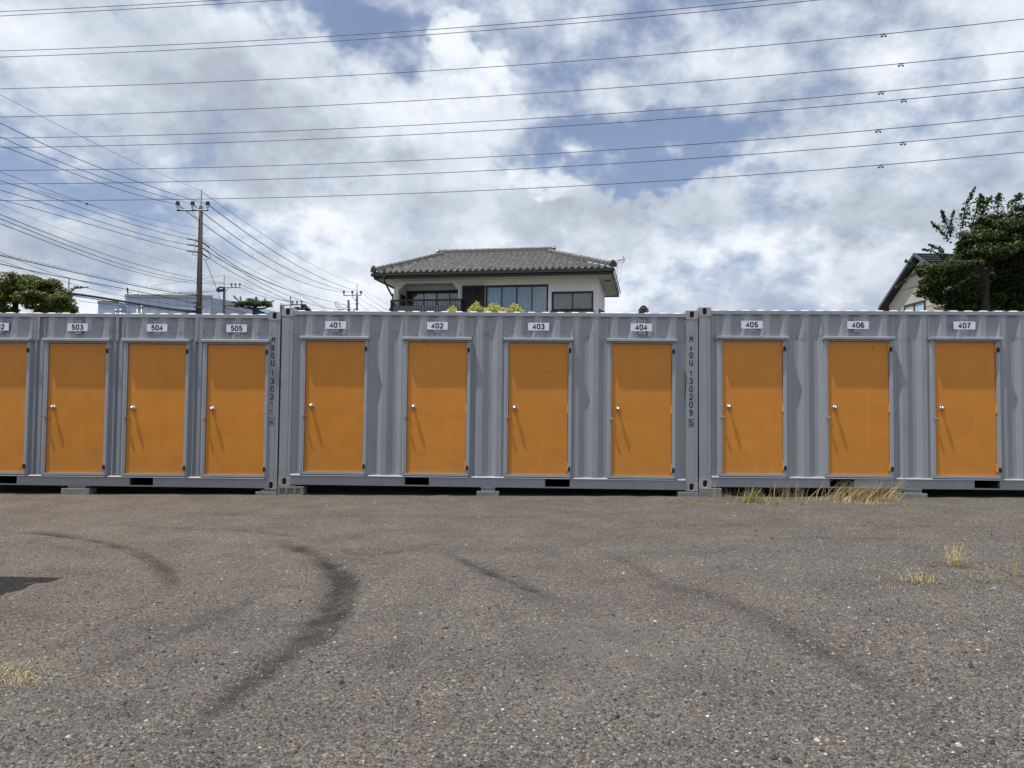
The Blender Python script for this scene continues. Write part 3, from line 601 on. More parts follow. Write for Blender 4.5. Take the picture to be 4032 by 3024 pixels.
def container(label, x0, y0, z0, tilt, doors, pitch_door_style='B', lettering=None, group='steel storage containers', rotz=0.0):
    root = thing('storage_container', label, 'container', (x0, y0, z0), (0, -tilt, rotz), group)
    for cx, cz in ((0, 0), (CL - 0.178, 0), (0, CH - 0.118), (CL - 0.178, CH - 0.118)):
        casting(root, cx, 0, cz); casting(root, cx + 0.178, CW, cz, True)
    for px in (0.004, CL - 0.172):
        mb = MB(); mb.box(px, px + 0.168, 0.008, 0.060, 0.118, CH - 0.118); mb.box(px + 0.012, px + 0.118, 0.0045, 0.008, 0.118, CH - 0.118)
        mb.build('corner_post', M['grey'], root); MB().box(px, px + 0.168, CW - 0.06, CW - 0.005, 0.118, CH - 0.118).build('rear_corner_post', M['grey'], root)
    # rails; lower one has two forklift pockets
    A, B = 0.178, CL - 0.178
    pk = [(1.845, 2.200), (3.875, 4.230)]
    lo, hi = 0.016, 0.164
    rail = MB(); x = A
    for a, b in pk:
        rail.box(x, a, 0.006, 0.05, lo, hi - 0.012); rail.box(a, b, 0.006, 0.05, lo, lo + 0.018); rail.box(a, b, 0.006, 0.05, lo + 0.128, hi - 0.012); x = b
    rail.box(x, B, 0.006, 0.05, lo, hi - 0.012); rail.quad((A, -0.016, hi - 0.0115), (B, -0.016, hi - 0.0115), (B, 0.012, hi + 0.006), (A, 0.012, hi + 0.006)).quad((A, 0.012, hi + 0.006), (B, 0.012, hi + 0.006), (B, 0.05, hi + 0.010), (A, 0.05, hi + 0.010)).quad((A, -0.016, hi - 0.0115), (A, 0.05, hi - 0.0115), (B, 0.05, hi - 0.0115), (B, -0.016, hi - 0.0115))
    rail.build('bottom_rail', M['grey'], root)
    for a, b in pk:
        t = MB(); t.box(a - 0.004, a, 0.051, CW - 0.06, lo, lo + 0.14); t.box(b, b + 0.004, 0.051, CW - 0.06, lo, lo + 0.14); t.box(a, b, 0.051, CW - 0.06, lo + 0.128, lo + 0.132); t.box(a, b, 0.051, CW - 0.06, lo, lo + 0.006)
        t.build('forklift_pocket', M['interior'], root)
    MB().box(A, B, CW - 0.05, CW - 0.006, lo, hi).build('rear_bottom_rail', M['grey'], root)
    MB().box(0.1, CL - 0.1, 0.052, CW - 0.052, 0.150, 0.175).build('floor', M['interior'], root)
    cm = MB()
    for k in range(14):
        if k in (4, 9): continue
        cm.box(0.3 + k * 0.41, 0.34 + k * 0.41, 0.055, CW - 0.055, 0.03, 0.149)
    cm.build('floor_crossmembers', M['interior'], root)
    zt0, zt1 = CH - 0.098, CH - 0.042
    MB().box(A, B, 0.004, 0.06, zt0, zt1).build('top_rail', M['grey'], root, bevel=0.004)
    MB().box(A, B, CW - 0.06, CW - 0.004, zt0, zt1).build('rear_top_rail', M['grey'], root)
    # roof: a sheet with pressed ribs running front to back
    rf = MB(); zr = zt1 + 0.0015; rf.box(A - 0.05, B + 0.05, 0.035, CW - 0.035, zr - 0.001, zr + 0.001)
    k = 0; x = A + 0.03
    while x + 0.13 < B:
        a, b = x, x + 0.125; h = 0.017; i = len(rf.v); y0_, y1_ = 0.038, CW - 0.04; s_ = 0.022
        rf.v += [(a, y0_, zr), (b, y0_, zr), (b, y1_, zr), (a, y1_, zr), (a + s_, y0_ + 0.035, zr + h), (b - s_, y0_ + 0.035, zr + h), (b - s_, y1_ - 0.035, zr + h), (a + s_, y1_ - 0.035, zr + h)]
        rf.f += [tuple(i + q for q in f_) for f_ in ((4, 5, 6, 7), (0, 1, 5, 4), (1, 2, 6, 5), (2, 3, 7, 6), (3, 0, 4, 7))]; x += 0.2115
    rf.build('roof_panel', M['roof_paint'], root)
    # corrugated side above and between the doors
    zw0, zw1 = hi - 0.002, zt0 + 0.004
    zcap = 0.208 + DH + 0.077
    ph = 0.105
    if doors:
        xs = [d[0] for d in doors]
        corr_sheet(MB(), A, B, zcap - 0.04, zw1, ph).build('upper_wall_panel', M['grey'], root)
        edges = [A] + [e for q in xs for e in (q - 0.066, q + DW + 0.062)] + [B]
        for a, b in zip(edges[0::2], edges[1::2]):
            if b - a < 0.01: continue
            if pitch_door_style == 'A' and a > A + .01 and b < B - .01:
                mid = (a + b) / 2; mb = MB(); g_ = 0.016
                prof = [(a, 0.034), (a + 0.035, 0.034), (a + 0.06, 0.012), (mid - g_ - .012, 0.010), (mid - g_, 0.046), (mid + g_, 0.046), (mid + g_ + .012, 0.010), (b - 0.03, 0.012), (b, 0.03)]
                for (p, yp), (q, yq) in zip(prof[:-1], prof[1:]): mb.quad((p, yp, zw0), (q, yq, zw0), (q, yq, zcap - 0.0385), (p, yp, zcap - 0.0385))
                mb.build('wall_panel', M['grey'], root)
                MB().box(mid - 0.011, mid + 0.011, 0.0015, 0.012, zcap - 0.03, zw1 - 0.004).box(mid - 0.030, mid - 0.013, 0.004, 0.012, zcap - 0.03, zw1 - 0.004).build('panel_joint', M['grey'], root)
            else:
                corr_sheet(MB(), a, b, zw0, zcap - 0.0405, ph).build('wall_panel', M['grey'], root)
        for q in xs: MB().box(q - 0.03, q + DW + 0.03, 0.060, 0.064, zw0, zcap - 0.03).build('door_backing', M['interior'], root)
        for q, num in doors: add_door(root, q, num, variant=1 if num in ('406', '407', '404', '405') else 0)
    else:
        corr_sheet(MB(), A, B, zw0, zw1, ph).build('wall_panel', M['grey'], root)
    corr_sheet(MB(), A, B, zw0, zw1, ph, T=lambda x, y, z: (x, CW - y, z)).build('rear_wall_panel', M['grey'], root)
    corr_sheet(MB(), 0.162, CW - 0.162, 0.12, CH - 0.1, 0.1, 0.006, T=lambda x, y, z: (y, x, z)).build('end_wall_panel', M['grey'], root)
    corr_sheet(MB(), 0.162, CW - 0.162, 0.12, CH - 0.1, 0.1, 0.006, T=lambda x, y, z: (CL - y, x, z)).build('end_wall_panel', M['grey'], root)
    if lettering:
        chars, box, worn = lettering
        for ch, zc_, hs in chars:
            tm = text_mesh(ch, 0.080 * hs, M['text'], 0.98, 0.16 if ch == 'M' or (worn == 0 and zc_ < 1.0) else 0.19)
            put('serial_character', tm, root, (CL - 0.100, 0.0030, zc_))
        zb, xb = box, CL - 0.100; s_ = 0.004
        MB().box(xb - 0.038, xb + 0.038, 0.0028, 0.0042, zb + 0.052, zb + 0.052 + s_).box(xb - 0.038, xb + 0.038, 0.0028, 0.0042, zb - 0.056, zb - 0.052).box(xb - 0.038, xb - 0.034, 0.0028, 0.0042, zb - 0.0519, zb + 0.0519).box(xb + 0.034, xb + 0.038, 0.0028, 0.0042, zb - 0.0519, zb + 0.0519).build('check_digit_box', M['text'], root)
    return root
ZL = [2.180, 2.062, 1.948, 1.838, 1.690 - .005, 1.575, 1.462, 1.348, 1.236, 1.122]
XB, XC, XA = -3.7218, 2.3520, -3.7380 - CL
container('grey steel container with orange doors numbered 502 to 505 on the left, sitting lowest', XA, 0.0, -0.0677, 0.0015,
          [(0.25, '501'), (1.435, '502'), (2.622, '503'), (3.812, '504'), (4.990, '505')], 'A',
          ([(c, z, 1.0) for c, z in zip('MBOU130211', ZL)] + [('4', 0.990, 1.0)], 0.990, 0))
container('grey steel container in the middle with four orange doors 401 to 404', XB, 0.0, 0.0, 0.0006,
          [(0.371, '401'), (1.868, '402'), (3.336, '403'), (4.824, '404')], 'B',
          ([('M', ZL[0], 1.0), ('B', ZL[1] - 0.015, 0.62)] + [(c, z, 1.0) for c, z in zip('OU130209', ZL[2:])] + [('5', 0.978, 1.0)], 0.978, 1))
container('grey steel container on the right with orange doors 405 to 407, standing highest', XC, 0.006, 0.0530, 0.0040,
          [(0.338, '405'), (1.838, '406'), (3.340, '407'), (4.840, '408')], 'B')
# a fourth one, unseen, added left of the view to cast the gravel shadow
container('unseen grey corrugated container without doors, added left of the view to cast a shadow', -4.13 - CL, -5.93 - CW, -0.10, 0.0, [], 'B')

# ------------------------------------------------------------------ blocks and shims under the containers
def block(x0, x1, ztop, label, grooves=0, y0=-0.012, y1=0.185):
    xc = (x0 + x1) / 2; zb = zg0(xc) - 0.02
    t = thing('concrete_block', label, 'concrete block', (xc, y0, zb), group='concrete blocks under the containers')
    w_ = (x1 - x0) / 2; h = ztop - zb
    if grooves:                                   # cored block lying on its side, webs and hollows to the front
        mb = MB(); mb.box(-w_, w_, 0, y1 - y0, h - 0.03, h); mb.box(-w_, w_, 0, y1 - y0, 0, 0.03)
        for a in (-w_, -w_ / 3 - 0.015, w_ / 3 - 0.02, w_ - 0.035): mb.box(a, a + 0.035, 0, y1 - y0, 0.0301, h - 0.0301)
        mb.box(-w_ + .036, w_ - .036, 0.02, y1 - y0 - .02, 0.0305, h - 0.0305)
        mb.build('block_body', M['conc'], t, bevel=0.003)
    else:
        MB().box(-w_, w_, 0, y1 - y0, 0, h).build('block_body', M['conc'], t, bevel=0.006)
    return t
def shim(x0, x1, z0, z1, label, mat='steel_grey'):
    t = thing('shim_channel', label, 'steel shim', ((x0 + x1) / 2, -0.004, z0), group='steel shims on the concrete blocks'); w_ = (x1 - x0) / 2; h = z1 - z0
    mb = MB(); mb.box(-w_, w_, 0, 0.17, h * 0.78, h); mb.box(-w_ * 0.96, w_ * 0.96, 0.012, 0.16, h * 0.22, h * 0.78 - .0004); mb.box(-w_, w_, 0, 0.17, 0, h * 0.22 - .0004)
    mb.build('channel_body', M[mat], t, bevel=0.001)
block(-6.92, -6.50, -0.088, 'low concrete block with a steel shim under the container below door 503'); shim(-6.83, -6.56, -0.087, -0.0545, 'grey steel shim under the left container, below door 503')
block(-4.045, -3.735, -0.094, 'flat concrete block under the lower right corner of the left container'); shim(-3.97, -3.738, -0.093, -0.069, 'thin flat shim under the bottom right corner casting of the left container', 'conc')
block(-3.722, -3.345, -0.012, 'tall hollow concrete block under the left corner of the middle container', 1); shim(-3.70, -3.46, -0.011, -0.001, 'thin steel shim between hollow block and left corner of the middle container')
block(-0.830, -0.508, -0.040, 'concrete block with a tall steel shim below the middle container, between doors 402 and 403'); shim(-0.770, -0.565, -0.039, 0.0145, 'tall steel shim on the block between doors 402 and 403')
block(2.055, 2.344, -0.008, 'dark concrete block under the right corner casting of the middle container'); 
block(2.352, 2.672, 0.0515, 'stack of clean grey concrete slab at the left corner of the right container')
block(5.17, 5.56, -0.002 + 0.02, 'concrete block with a stepped steel shim below the right container, right of door 406'); shim(5.24, 5.49, 0.0195, 0.0805, 'stepped steel shim on the block to the right of door 406')

# ------------------------------------------------------------------ vegetation helpers
def leaves(pts, nrm, size, r, aspect=0.6):
    """one rhombic leaf per point"""
    n_ = len(pts); a = np.cross(nrm, r.normal(size=(n_, 3))); a /= np.linalg.norm(a, axis=1)[:, None] + 1e-9; b = np.cross(nrm, a)
    s = size * r.uniform(0.55, 1.35, n_)[:, None]; b = b * aspect; fold = nrm * 0.18
    V = np.stack([pts - a * s, pts + b * s + fold * s, pts + a * s, pts - b * s + fold * s], 1).reshape(-1, 3)
    return V, np.arange(n_ * 4).reshape(-1, 4)
def crown_points(lobes, N, seed, shell=0.5, sub=True):
    r = np.random.default_rng(seed); lo = []
    for (c, rad, wgt) in lobes:
        k = max(3, int(10 * wgt))
        if sub:
            d = r.normal(size=(k, 3)); d /= np.linalg.norm(d, axis=1)[:, None]; d[:, 2] = d[:, 2] * .8 + .12
            for q in d: lo.append((np.array(c) + q * np.array(rad) * r.uniform(.55, 1.0), np.array(rad) * r.uniform(.24, .46), wgt / k))
        lo.append((np.array(c), np.array(rad) * .78, wgt * .5))
    W_ = np.array([l[2] * (np.prod(l[1]) ** (1 / 3)) for l in lo]); W_ /= W_.sum(); P_ = []; Nn = []
    for (c, rad, _), w_ in zip(lo, W_):
        k = int(N * w_) + 1; d = r.normal(size=(k, 3)); d /= np.linalg.norm(d, axis=1)[:, None]
        q = d * (r.random(k) ** shell)[:, None]; P_.append(c + q * rad); nn = d * .6 + r.normal(size=(k, 3)) * .55 + np.array([0, 0, .7]); Nn.append(nn / np.linalg.norm(nn, axis=1)[:, None])
    return np.concatenate(P_), np.concatenate(Nn)
def tree(name, label, base, lobes, N, leaf, mat, trunk_r, seed, forks, group=None, cat='tree', aspect=.6, shoots=None):
    t = thing(name, label, cat, base, group=group); r = np.random.default_rng(seed); B_ = Vector(base)
    P_, Nn = crown_points(lobes, N, seed); P_ = P_ - np.array(base)
    extra = []
    if shoots:
        for path, cnt, sp in shoots:
            pp = [np.array(p) - np.array(base) for p in path]; u = r.random(cnt) ** 0.85
            seg = np.array([np.array(p) for p in pp]); L = len(seg) - 1; f = u * L; i = np.minimum(f.astype(int), L - 1); fr = (f - i)[:, None]
            q = seg[i] * (1 - fr) + seg[i + 1] * fr + r.normal(size=(cnt, 3)) * (sp * (1.15 - u))[:, None]
            P_ = np.concatenate([P_, q]); nn = r.normal(size=(cnt, 3)); Nn = np.concatenate([Nn, nn / np.linalg.norm(nn, axis=1)[:, None]])
            extra.append(pp)
    V, Fq_ = leaves(P_, Nn, leaf, r, aspect); put('crown', np_mesh('crown', V, Fq_, M[mat]), t)
    mb = MB()
    for pts, r0, r1 in forks:
        mb.tube([Vector(p) - B_ for p in smoothpoly(pts, 4)], r0, 8, r1)
    for pp in extra: mb.tube([tuple(p) for p in pp], 0.018, 5, 0.006)
    mb.build('trunk', M['bark'], t, smooth=True); return t

# ------------------------------------------------------------------ left round tree, right trees, pine, distant tree top, golden shrubs
def P3(px, py, d): return tuple(at(px, py, d))
d = 25.0
lob = [(P3(90, 1150, d + .3), (1.2, 1.0, .50), 1.0), (P3(70, 1130, d), (1.15, .9, .42), 1.0), (P3(140, 1122, d - .3), (.72, .7, .33), .7), (P3(110, 1105, d), (.60, .6, .26), .7), (P3(225, 1158, d), (.52, .7, .34), .8), (P3(110, 1172, d - .8), (.66, .5, .28), .7), (P3(240, 1192, d - .7), (.55, .6, .34), .8),
       (P3(20, 1160, d - .5), (.5, .6, .4), .6), (P3(0, 1215, d - .6), (.5, .5, .22), .5), (P3(175, 1215, d - .3), (.6, .6, .2), .5), (P3(-90, 1160, d), (.9, .9, .6), .8), (P3(-60, 1120, d), (.8, .9, .4), .6), (P3(270, 1215, d - .4), (.35, .4, .2), .3)]
bx = at(60, 1240, d)
tree('clipped_tree', 'round clipped broadleaf tree with bronze tinted tips above the left container', (bx.x, bx.y, -0.3), lob, 42000, 0.042, 'leaf_olive', .16, 31,
     [([(bx.x, bx.y, -0.3), (bx.x + .1, bx.y, 2.5), P3(60, 1215, d), P3(75, 1150, d)], .17, .05), ([(bx.x + .1, bx.y, 2.4), P3(150, 1215, d), P3(230, 1170, d)], .09, .03), ([(bx.x + .1, bx.y, 2.6), P3(0, 1200, d), P3(-70, 1150, d)], .09, .03)],
     shoots=[([P3(275, 1150, d), P3(300, 1132, d), P3(345, 1132, d)], 60, .035)])
d = 20.0
def L(px, py, rx, rz, w_=1.0, dd=0.0, ry=None): return (P3(px, py, d + dd), (rx, ry or rx, rz), w_)
lob = [L(3960, 1040, .6, .35, .9, .6), L(3850, 1030, .45, .25, .6, .6), L(3760, 1190, .4, .22, .6, .4), L(3960, 1130, .75, .55, 1.2, .5), L(3860, 1120, .45, .4, .8, .6), L(3960, 905, .85, .36, 1.0), L(3860, 940, .62, .30, .9, -.4), L(4040, 960, .7, .42, 1.0, -.3), L(3800, 985, .36, .26, .6), L(3900, 990, .8, .30, 1.0, -.6), L(3720, 1085, .62, .34, 1.0, -.5), L(3670, 1130, .45, .30, .8, -.3), L(3790, 1060, .5, .26, .7, -.8),
       L(3640, 1065, .3, .26, .35, -.2), L(3800, 1150, .55, .32, .8), L(3880, 1180, .6, .28, .8, .3), L(3700, 1175, .3, .2, .5), L(4040, 1090, .5, .5, .8), L(4100, 1010, 1.0, .8, 1.4), L(4000, 1190, .55, .3, .7, .4), L(4150, 1150, .8, .5, .9), L(3830, 1215, .8, .2, .7, .5),
       L(4010, 850, .55, .25, .35), L(3890, 868, .4, .2, .3)]
def S(pts, n_, sp=.05): return ([P3(x, y, d) for x, y in pts], n_, sp)
sh_ = [S([(3790, 900), (3800, 820), (3838, 738)], 260, .08), S([(3745, 930), (3722, 870), (3706, 828)], 150, .06), S([(3738, 945), (3700, 905), (3668, 874)], 130, .05), S([(3745, 920), (3745, 870), (3757, 828)], 110, .05),
       S([(3830, 880), (3850, 810), (3861, 765)], 200, .08), S([(3850, 880), (3880, 810), (3905, 775)], 230, .10), S([(3930, 870), (3930, 800), (3937, 762)], 260, .11), S([(3970, 870), (3990, 800), (4020, 765)], 260, .12), S([(3880, 900), (3870, 840), (3872, 775)], 200, .1),
       S([(3720, 1000), (3690, 975), (3655, 962)], 90, .05), S([(3720, 1020), (3670, 985), (3632, 983)], 90, .05), S([(3650, 1080), (3600, 1050), (3565, 1025)], 110, .06), S([(3620, 1060), (3560, 1110), (3524, 1135)], 60, .04), S([(3810, 1075), (3890, 1070), (3925, 1103)], 80, .03)]
bx = at(3885, 1240, d)
tree('maple_tree', 'large dark green broadleaf tree with wild upright shoots at the right edge', (bx.x, bx.y, -0.1), lob, 82000, 0.038, 'leaf_green', .2, 37,
     [([(bx.x, bx.y, -0.1), (bx.x - .05, bx.y, 2.4), P3(3878, 1120, d), P3(3862, 1060, d), P3(3840, 1000, d), P3(3850, 900, d)], .15, .04), ([P3(3876, 1110, d), P3(3905, 1030, d), P3(3930, 960, d)], .075, .03), ([P3(3872, 1100, d), P3(3800, 1085, d), P3(3700, 1100, d)], .05, .02)], shoots=sh_)
d = 21.5
bx = at(3965, 1240, d)
lob = [L(4080, 960, .9, .5, 1), L(4000, 1000, .5, .3, .6), L(4120, 1080, .9, .6, 1.2), L(3990, 1130, .5, .25, .6), L(4060, 1200, .7, .3, .8), L(4200, 1000, 1.2, 1.0, 1.5)]
tree('shade_tree', 'second darker tree with a thick leaning trunk, partly cut by the right edge', (bx.x, bx.y, -0.1), lob, 34000, 0.05, 'leaf_green', .2, 41,
     [([(bx.x + .1, bx.y, -0.1), P3(3985, 1230, d), P3(3957, 1150, d), P3(3946, 1080, d), P3(3944, 1000, d), P3(3990, 920, d)], .17, .07), ([P3(3950, 1100, d), P3(4010, 1040, d), P3(4060, 980, d)], .08, .03)])
# cloud-pruned pine
d = 33.0
bx = at(1003, 1240, d)
lob = [L(998, 1197, .78, .12, 1.0, 0, .6), L(945, 1195, .30, .13, .5), L(1050, 1196, .34, .13, .5), L(1000, 1188, .5, .12, .5), L(1062, 1205, .2, .08, .25), L(930, 1205, .18, .08, .2)]
shp = [([P3(945, 1190, d), P3(928, 1175, d), P3(920, 1164, d)], 150, .035), ([P3(950, 1190, d), P3(946, 1168, d)], 90, .03), ([P3(1008, 1185, d), P3(1009, 1170, d)], 150, .05), ([P3(1060, 1190, d), P3(1080, 1184, d)], 90, .03), ([P3(1040, 1188, d), P3(1045, 1176, d)], 90, .03)]
tree('pine_tree', 'flat topped cloud-pruned pine standing in front of the blue factory', (bx.x, bx.y, 0.0), lob, 9000, 0.045, 'leaf_pine', .1, 43,
     [([(bx.x, bx.y, 0), (bx.x + .1, bx.y, 3), P3(1003, 1235, d), P3(1004, 1212, d)], .12, .085), ([P3(1004, 1216, d), P3(975, 1213, d), P3(935, 1205, d)], .05, .02), ([P3(1004, 1217, d), P3(1040, 1214, d), P3(1068, 1202, d)], .05, .02), ([P3(1004, 1215, d), P3(1015, 1200, d)], .05, .02)], aspect=.16, shoots=shp)
d = 60.0
bx = at(1195, 1240, d)
tree('distant_tree', 'tip of a small far green tree next to the corner of the middle container', (bx.x, bx.y, 0.0), [L(1195, 1222, .75, .30, 1), L(1198, 1208, .3, .25, .5)], 2500, 0.09, 'leaf_pine', .1, 47,
     [([(bx.x, bx.y, 0), P3(1196, 1225, d)], .16, .06)])
# golden conifers right behind the containers: upright feathery sprays
def golden(label, px, top, wpx, seed, n_=4200, depth=15.0):
    c = at(px, 1232, depth); tz = at(px, top, depth).z; wd = wpx * depth / F_PX / 2
    r = np.random.default_rng(seed); H = tz + 0.0
    t = thing('golden_conifer', label, 'shrub', (c.x, c.y, -0.05), group='golden conifers behind the containers')
    Ps = []; Ns = []; vis = max(0.12, tz - c.z)
    lobes_ = [((0, 0, H - vis * .55), (wd * .45, wd * .4, vis * .40), 1.0)]
    for k in range(5):
        a = 6.283 * k / 5 + r.uniform(-.3, .3); hh = r.uniform(.25, .8); lobes_.append(((math.cos(a) * wd * .66, math.sin(a) * wd * .5, H - vis * (1.15 - hh * .5)), (wd * .36, wd * .34, vis * .42), .9))
    lobes_.append(((0, 0, H - vis * 2.2), (wd * .95, wd * .8, vis * 1.0), .8)); lobes_.append(((0, 0, H * .5), (wd * 1.1, wd, H * .42), .8))
    Pc, Nc = crown_points(lobes_, n_ * 2, seed, .4); Ps.append(Pc); Ns.append(Nc)
    for k in range(46):                       # feathery upright sprays breaking the outline
        ang = r.uniform(0, 6.283); rf = r.random() ** .6; rad = wd * .95 * rf; zt_ = H - vis * (rf ** 2.2) * .95 + r.uniform(-.02, .03)
        tip = np.array([math.cos(ang) * rad, math.sin(ang) * rad * .8, zt_]); base_ = tip * np.array([.8, .8, 1]) - np.array([0, 0, .11]); cnt = 34
        u = r.random(cnt)[:, None]; q = base_ * (1 - u) + tip * u + r.normal(size=(cnt, 3)) * .013 * (1.4 - u); Ps.append(q); nn = r.normal(size=(cnt, 3)); Ns.append(nn / np.linalg.norm(nn, axis=1)[:, None])
    V, F_ = leaves(np.concatenate(Ps), np.concatenate(Ns), 0.017, r, .5); put('crown', np_mesh('crown', V, F_, M['leaf_gold']), t)
    MB().tube([(0, 0, 0), (0, 0, H * .85)], .035, 6, .01).build('trunk', M['bark'], t)
golden('small pointed golden conifer tip in front of the balcony railing', 1784, 1196, 66, 51)
golden('tall golden conifer in front of the black shutter', 1875, 1180, 78, 52)
golden('broad golden conifer, second from the right in the row, before the curtained window', 1950, 1186, 120, 53, 6500)
golden('rounded golden conifer furthest right in front of the curtained window', 2026, 1187, 84, 54)
golden('tiny golden sprig just topping the container left of the house corner window', 2100, 1224, 40, 55, 2500)
golden('low orange tinted golden sprig left of the pointed conifer', 1742, 1226, 44, 56, 2500)

# ------------------------------------------------------------------ grass clumps
def grass(label, base, n_, h, spread, lean, mat='weed', seed=0, heads=0.0, w_=0.0035, cat='grass clump', name='grass_clump', droop=0.4):
    r = np.random.default_rng(seed); bz = gz(base[0], base[1]); V = []; F_ = []; SV = []; SF = []
    for k in range(n_):
        x0, y0 = r.normal(0, spread * .45, 2); y0 *= .45; a = r.uniform(0, 6.283); hh = h * (.25 + .75 * r.random() ** 1.3)
        dx = math.cos(a) * droop * hh * r.uniform(.2, 1) + lean * hh * r.uniform(.2, 1.7); dy = math.sin(a) * droop * .6 * hh
        perp = np.array([math.cos(a + 1.57), math.sin(a + 1.57), 0]) * w_ * r.uniform(.6, 1.3); i = len(V); K_ = 4
        for q in range(K_ + 1):
            t = q / K_; c = np.array([x0 + dx * t ** 1.5, y0 + dy * t ** 1.5, hh * t * (1 - .22 * t * droop)]); ww = perp * (1 - t * .85)
            V += [tuple(c - ww), tuple(c + ww)]
        F_ += [(i + 2 * q, i + 2 * q + 1, i + 2 * q + 3, i + 2 * q + 2) for q in range(K_)]
        if r.random() < heads:
            tip = np.array([x0 + dx, y0 + dy, hh * (1 - .22 * droop)]); m2 = 26
            pts = tip + r.normal(size=(m2, 3)) * np.array([.020, .020, .028]) + np.linspace(-.05, .03, m2)[:, None] * np.array([lean * .8, 0, 1]); nn = r.normal(size=(m2, 3)); nn /= np.linalg.norm(nn, axis=1)[:, None]
            v_, f_ = leaves(pts, nn, .0052, r, .5); SF.append(f_ + sum(len(s) for s in SV)); SV.append(v_)
    t = thing(name, label, cat, (base[0], base[1], bz - 0.004), group='weeds on the gravel')
    kind(put('blades', np_mesh('blades', np.array(V), np.array(F_), M[mat]), t), 'stuff')
    if SV: kind(put('seed_heads', np_mesh('seed_heads', np.concatenate(SV), np.concatenate(SF), M['seed']), t), 'stuff')
def gfull(px, py): p = ground_hit(px, py); return (p.x, p.y)
def z6(x, y): return gfull(2700 + x / 2.212, 1850 + y / 2.212)
grass('small yellow tuft at the foot of the corner block', z6(72, 312), 30, .10, .10, .1, seed=1)
grass('thin upright grass stalk with a seed head before the slab at the corner', z6(243, 300), 9, .34, .02, .02, seed=2, heads=.6, droop=.12)
grass('small withered tuft left of the bright yellow clump', z6(352, 236), 14, .10, .08, .1, 'dry', 3, .3)
grass('bright yellow green clump leaning right below the middle of the right container', z6(560, 292), 120, .25, .17, .28, 'weed', 4, .30, w_=.005)
grass('yellow green tips just right of the bright clump', z6(660, 290), 60, .15, .14, .25, 'weed', 5)
grass('small grass tuft between the two big clumps', z6(795, 315), 40, .15, .05, .0, 'weed', 6, .25)
grass('thin seed-headed weeds below the rail left of the forklift pocket', z6(860, 255), 34, .30, .18, .1, 'dry', 7, .8, droop=.2)
grass('small bent tuft with one long stalk leaning right', z6(1010, 315), 28, .14, .04, .1, 'weed', 8)
grass('sparse weeds standing under the rail before the pocket', z6(985, 262), 20, .28, .12, .1, 'dry', 9, .9, droop=.2)
grass('long single stalks leaning right toward the pocket', z6(1040, 305), 6, .42, .03, .75, 'weed', 10, .3, droop=.1)
grass('largest dry grass clump, its left part below the forklift pocket', z6(1300, 268), 80, .30, .24, .60, 'dry', 11, .45, w_=.005)
grass('largest dry grass clump, dense middle part leaning right', z6(1480, 270), 115, .30, .27, .65, 'dry', 12, .5, w_=.005)
grass('largest dry grass clump, right part ending at the shimmed block', z6(1660, 272), 80, .26, .25, .70, 'dry', 13, .5, w_=.005)
grass('flattened straw in front of the largest dry clump', z6(1520, 300), 160, .07, .55, .4, 'dry', 14)
grass('thin weeds with seed heads left of the block below the right container', z6(1800, 250), 40, .30, .10, .45, 'dry', 15, .8, droop=.2)
grass('straw strewn at the foot of the bright yellow clump', z6(520, 306), 110, .05, .5, .2, 'dry', 16)
def z7(x, y): return gfull(3300 + x / 3.022, 2050 + y / 3.022)
grass('upright dry fan of grass on the gravel at the right', z7(1395, 540), 80, .24, .06, -.02, 'dry', 20, .35, w_=.0020, droop=1.0)
grass('low matted dry tuft left of the upright fan', z7(1010, 745), 120, .10, .14, -.1, 'dry', 21, .1, w_=.0022, droop=.9)
grass('faint flattened straw at the far left of the matted tuft', z7(690, 700), 50, .08, .22, -.2, 'dry', 22, .1, w_=.002, droop=1.0)
grass('small orange straw tuft in front of the matted straw', z7(600, 815), 24, .05, .08, .0, 'dry', 23, .0, w_=.002)
grass('tiny bleached tuft near the right edge of the gravel', z7(1840, 745), 40, .08, .10, .0, 'dry', 24, .1, w_=.002)
grass('short yellow tuft in the mossy patch beside the fan', z7(1570, 690), 20, .07, .05, .0, 'weed', 25, .0, w_=.002)
grass('dark brown upright weed stalk near the right edge', z7(2140, 660), 14, .20, .03, .0, 'dry', 26, .6, w_=.002, droop=.12)
grass('mossy yellow green mat right of the dry fan', z7(1740, 535), 90, .035, .28, .0, 'weed', 27, .0, w_=.002, droop=1.0)
grass('matted yellow grass patch cut by the left edge', gfull(45, 2670), 420, .040, .26, .1, 'dry', 28, .0, w_=.0016, droop=1.5)
grass('thinner straw above the matted patch at the left edge', gfull(95, 2625), 200, .035, .24, .1, 'dry', 29, .0, w_=.0016, droop=1.1)
grass('little straw tuft alone on the gravel at the lower left', gfull(173, 2802), 26, .03, .05, .0, 'dry', 30, .0, w_=.0014, droop=1.0)

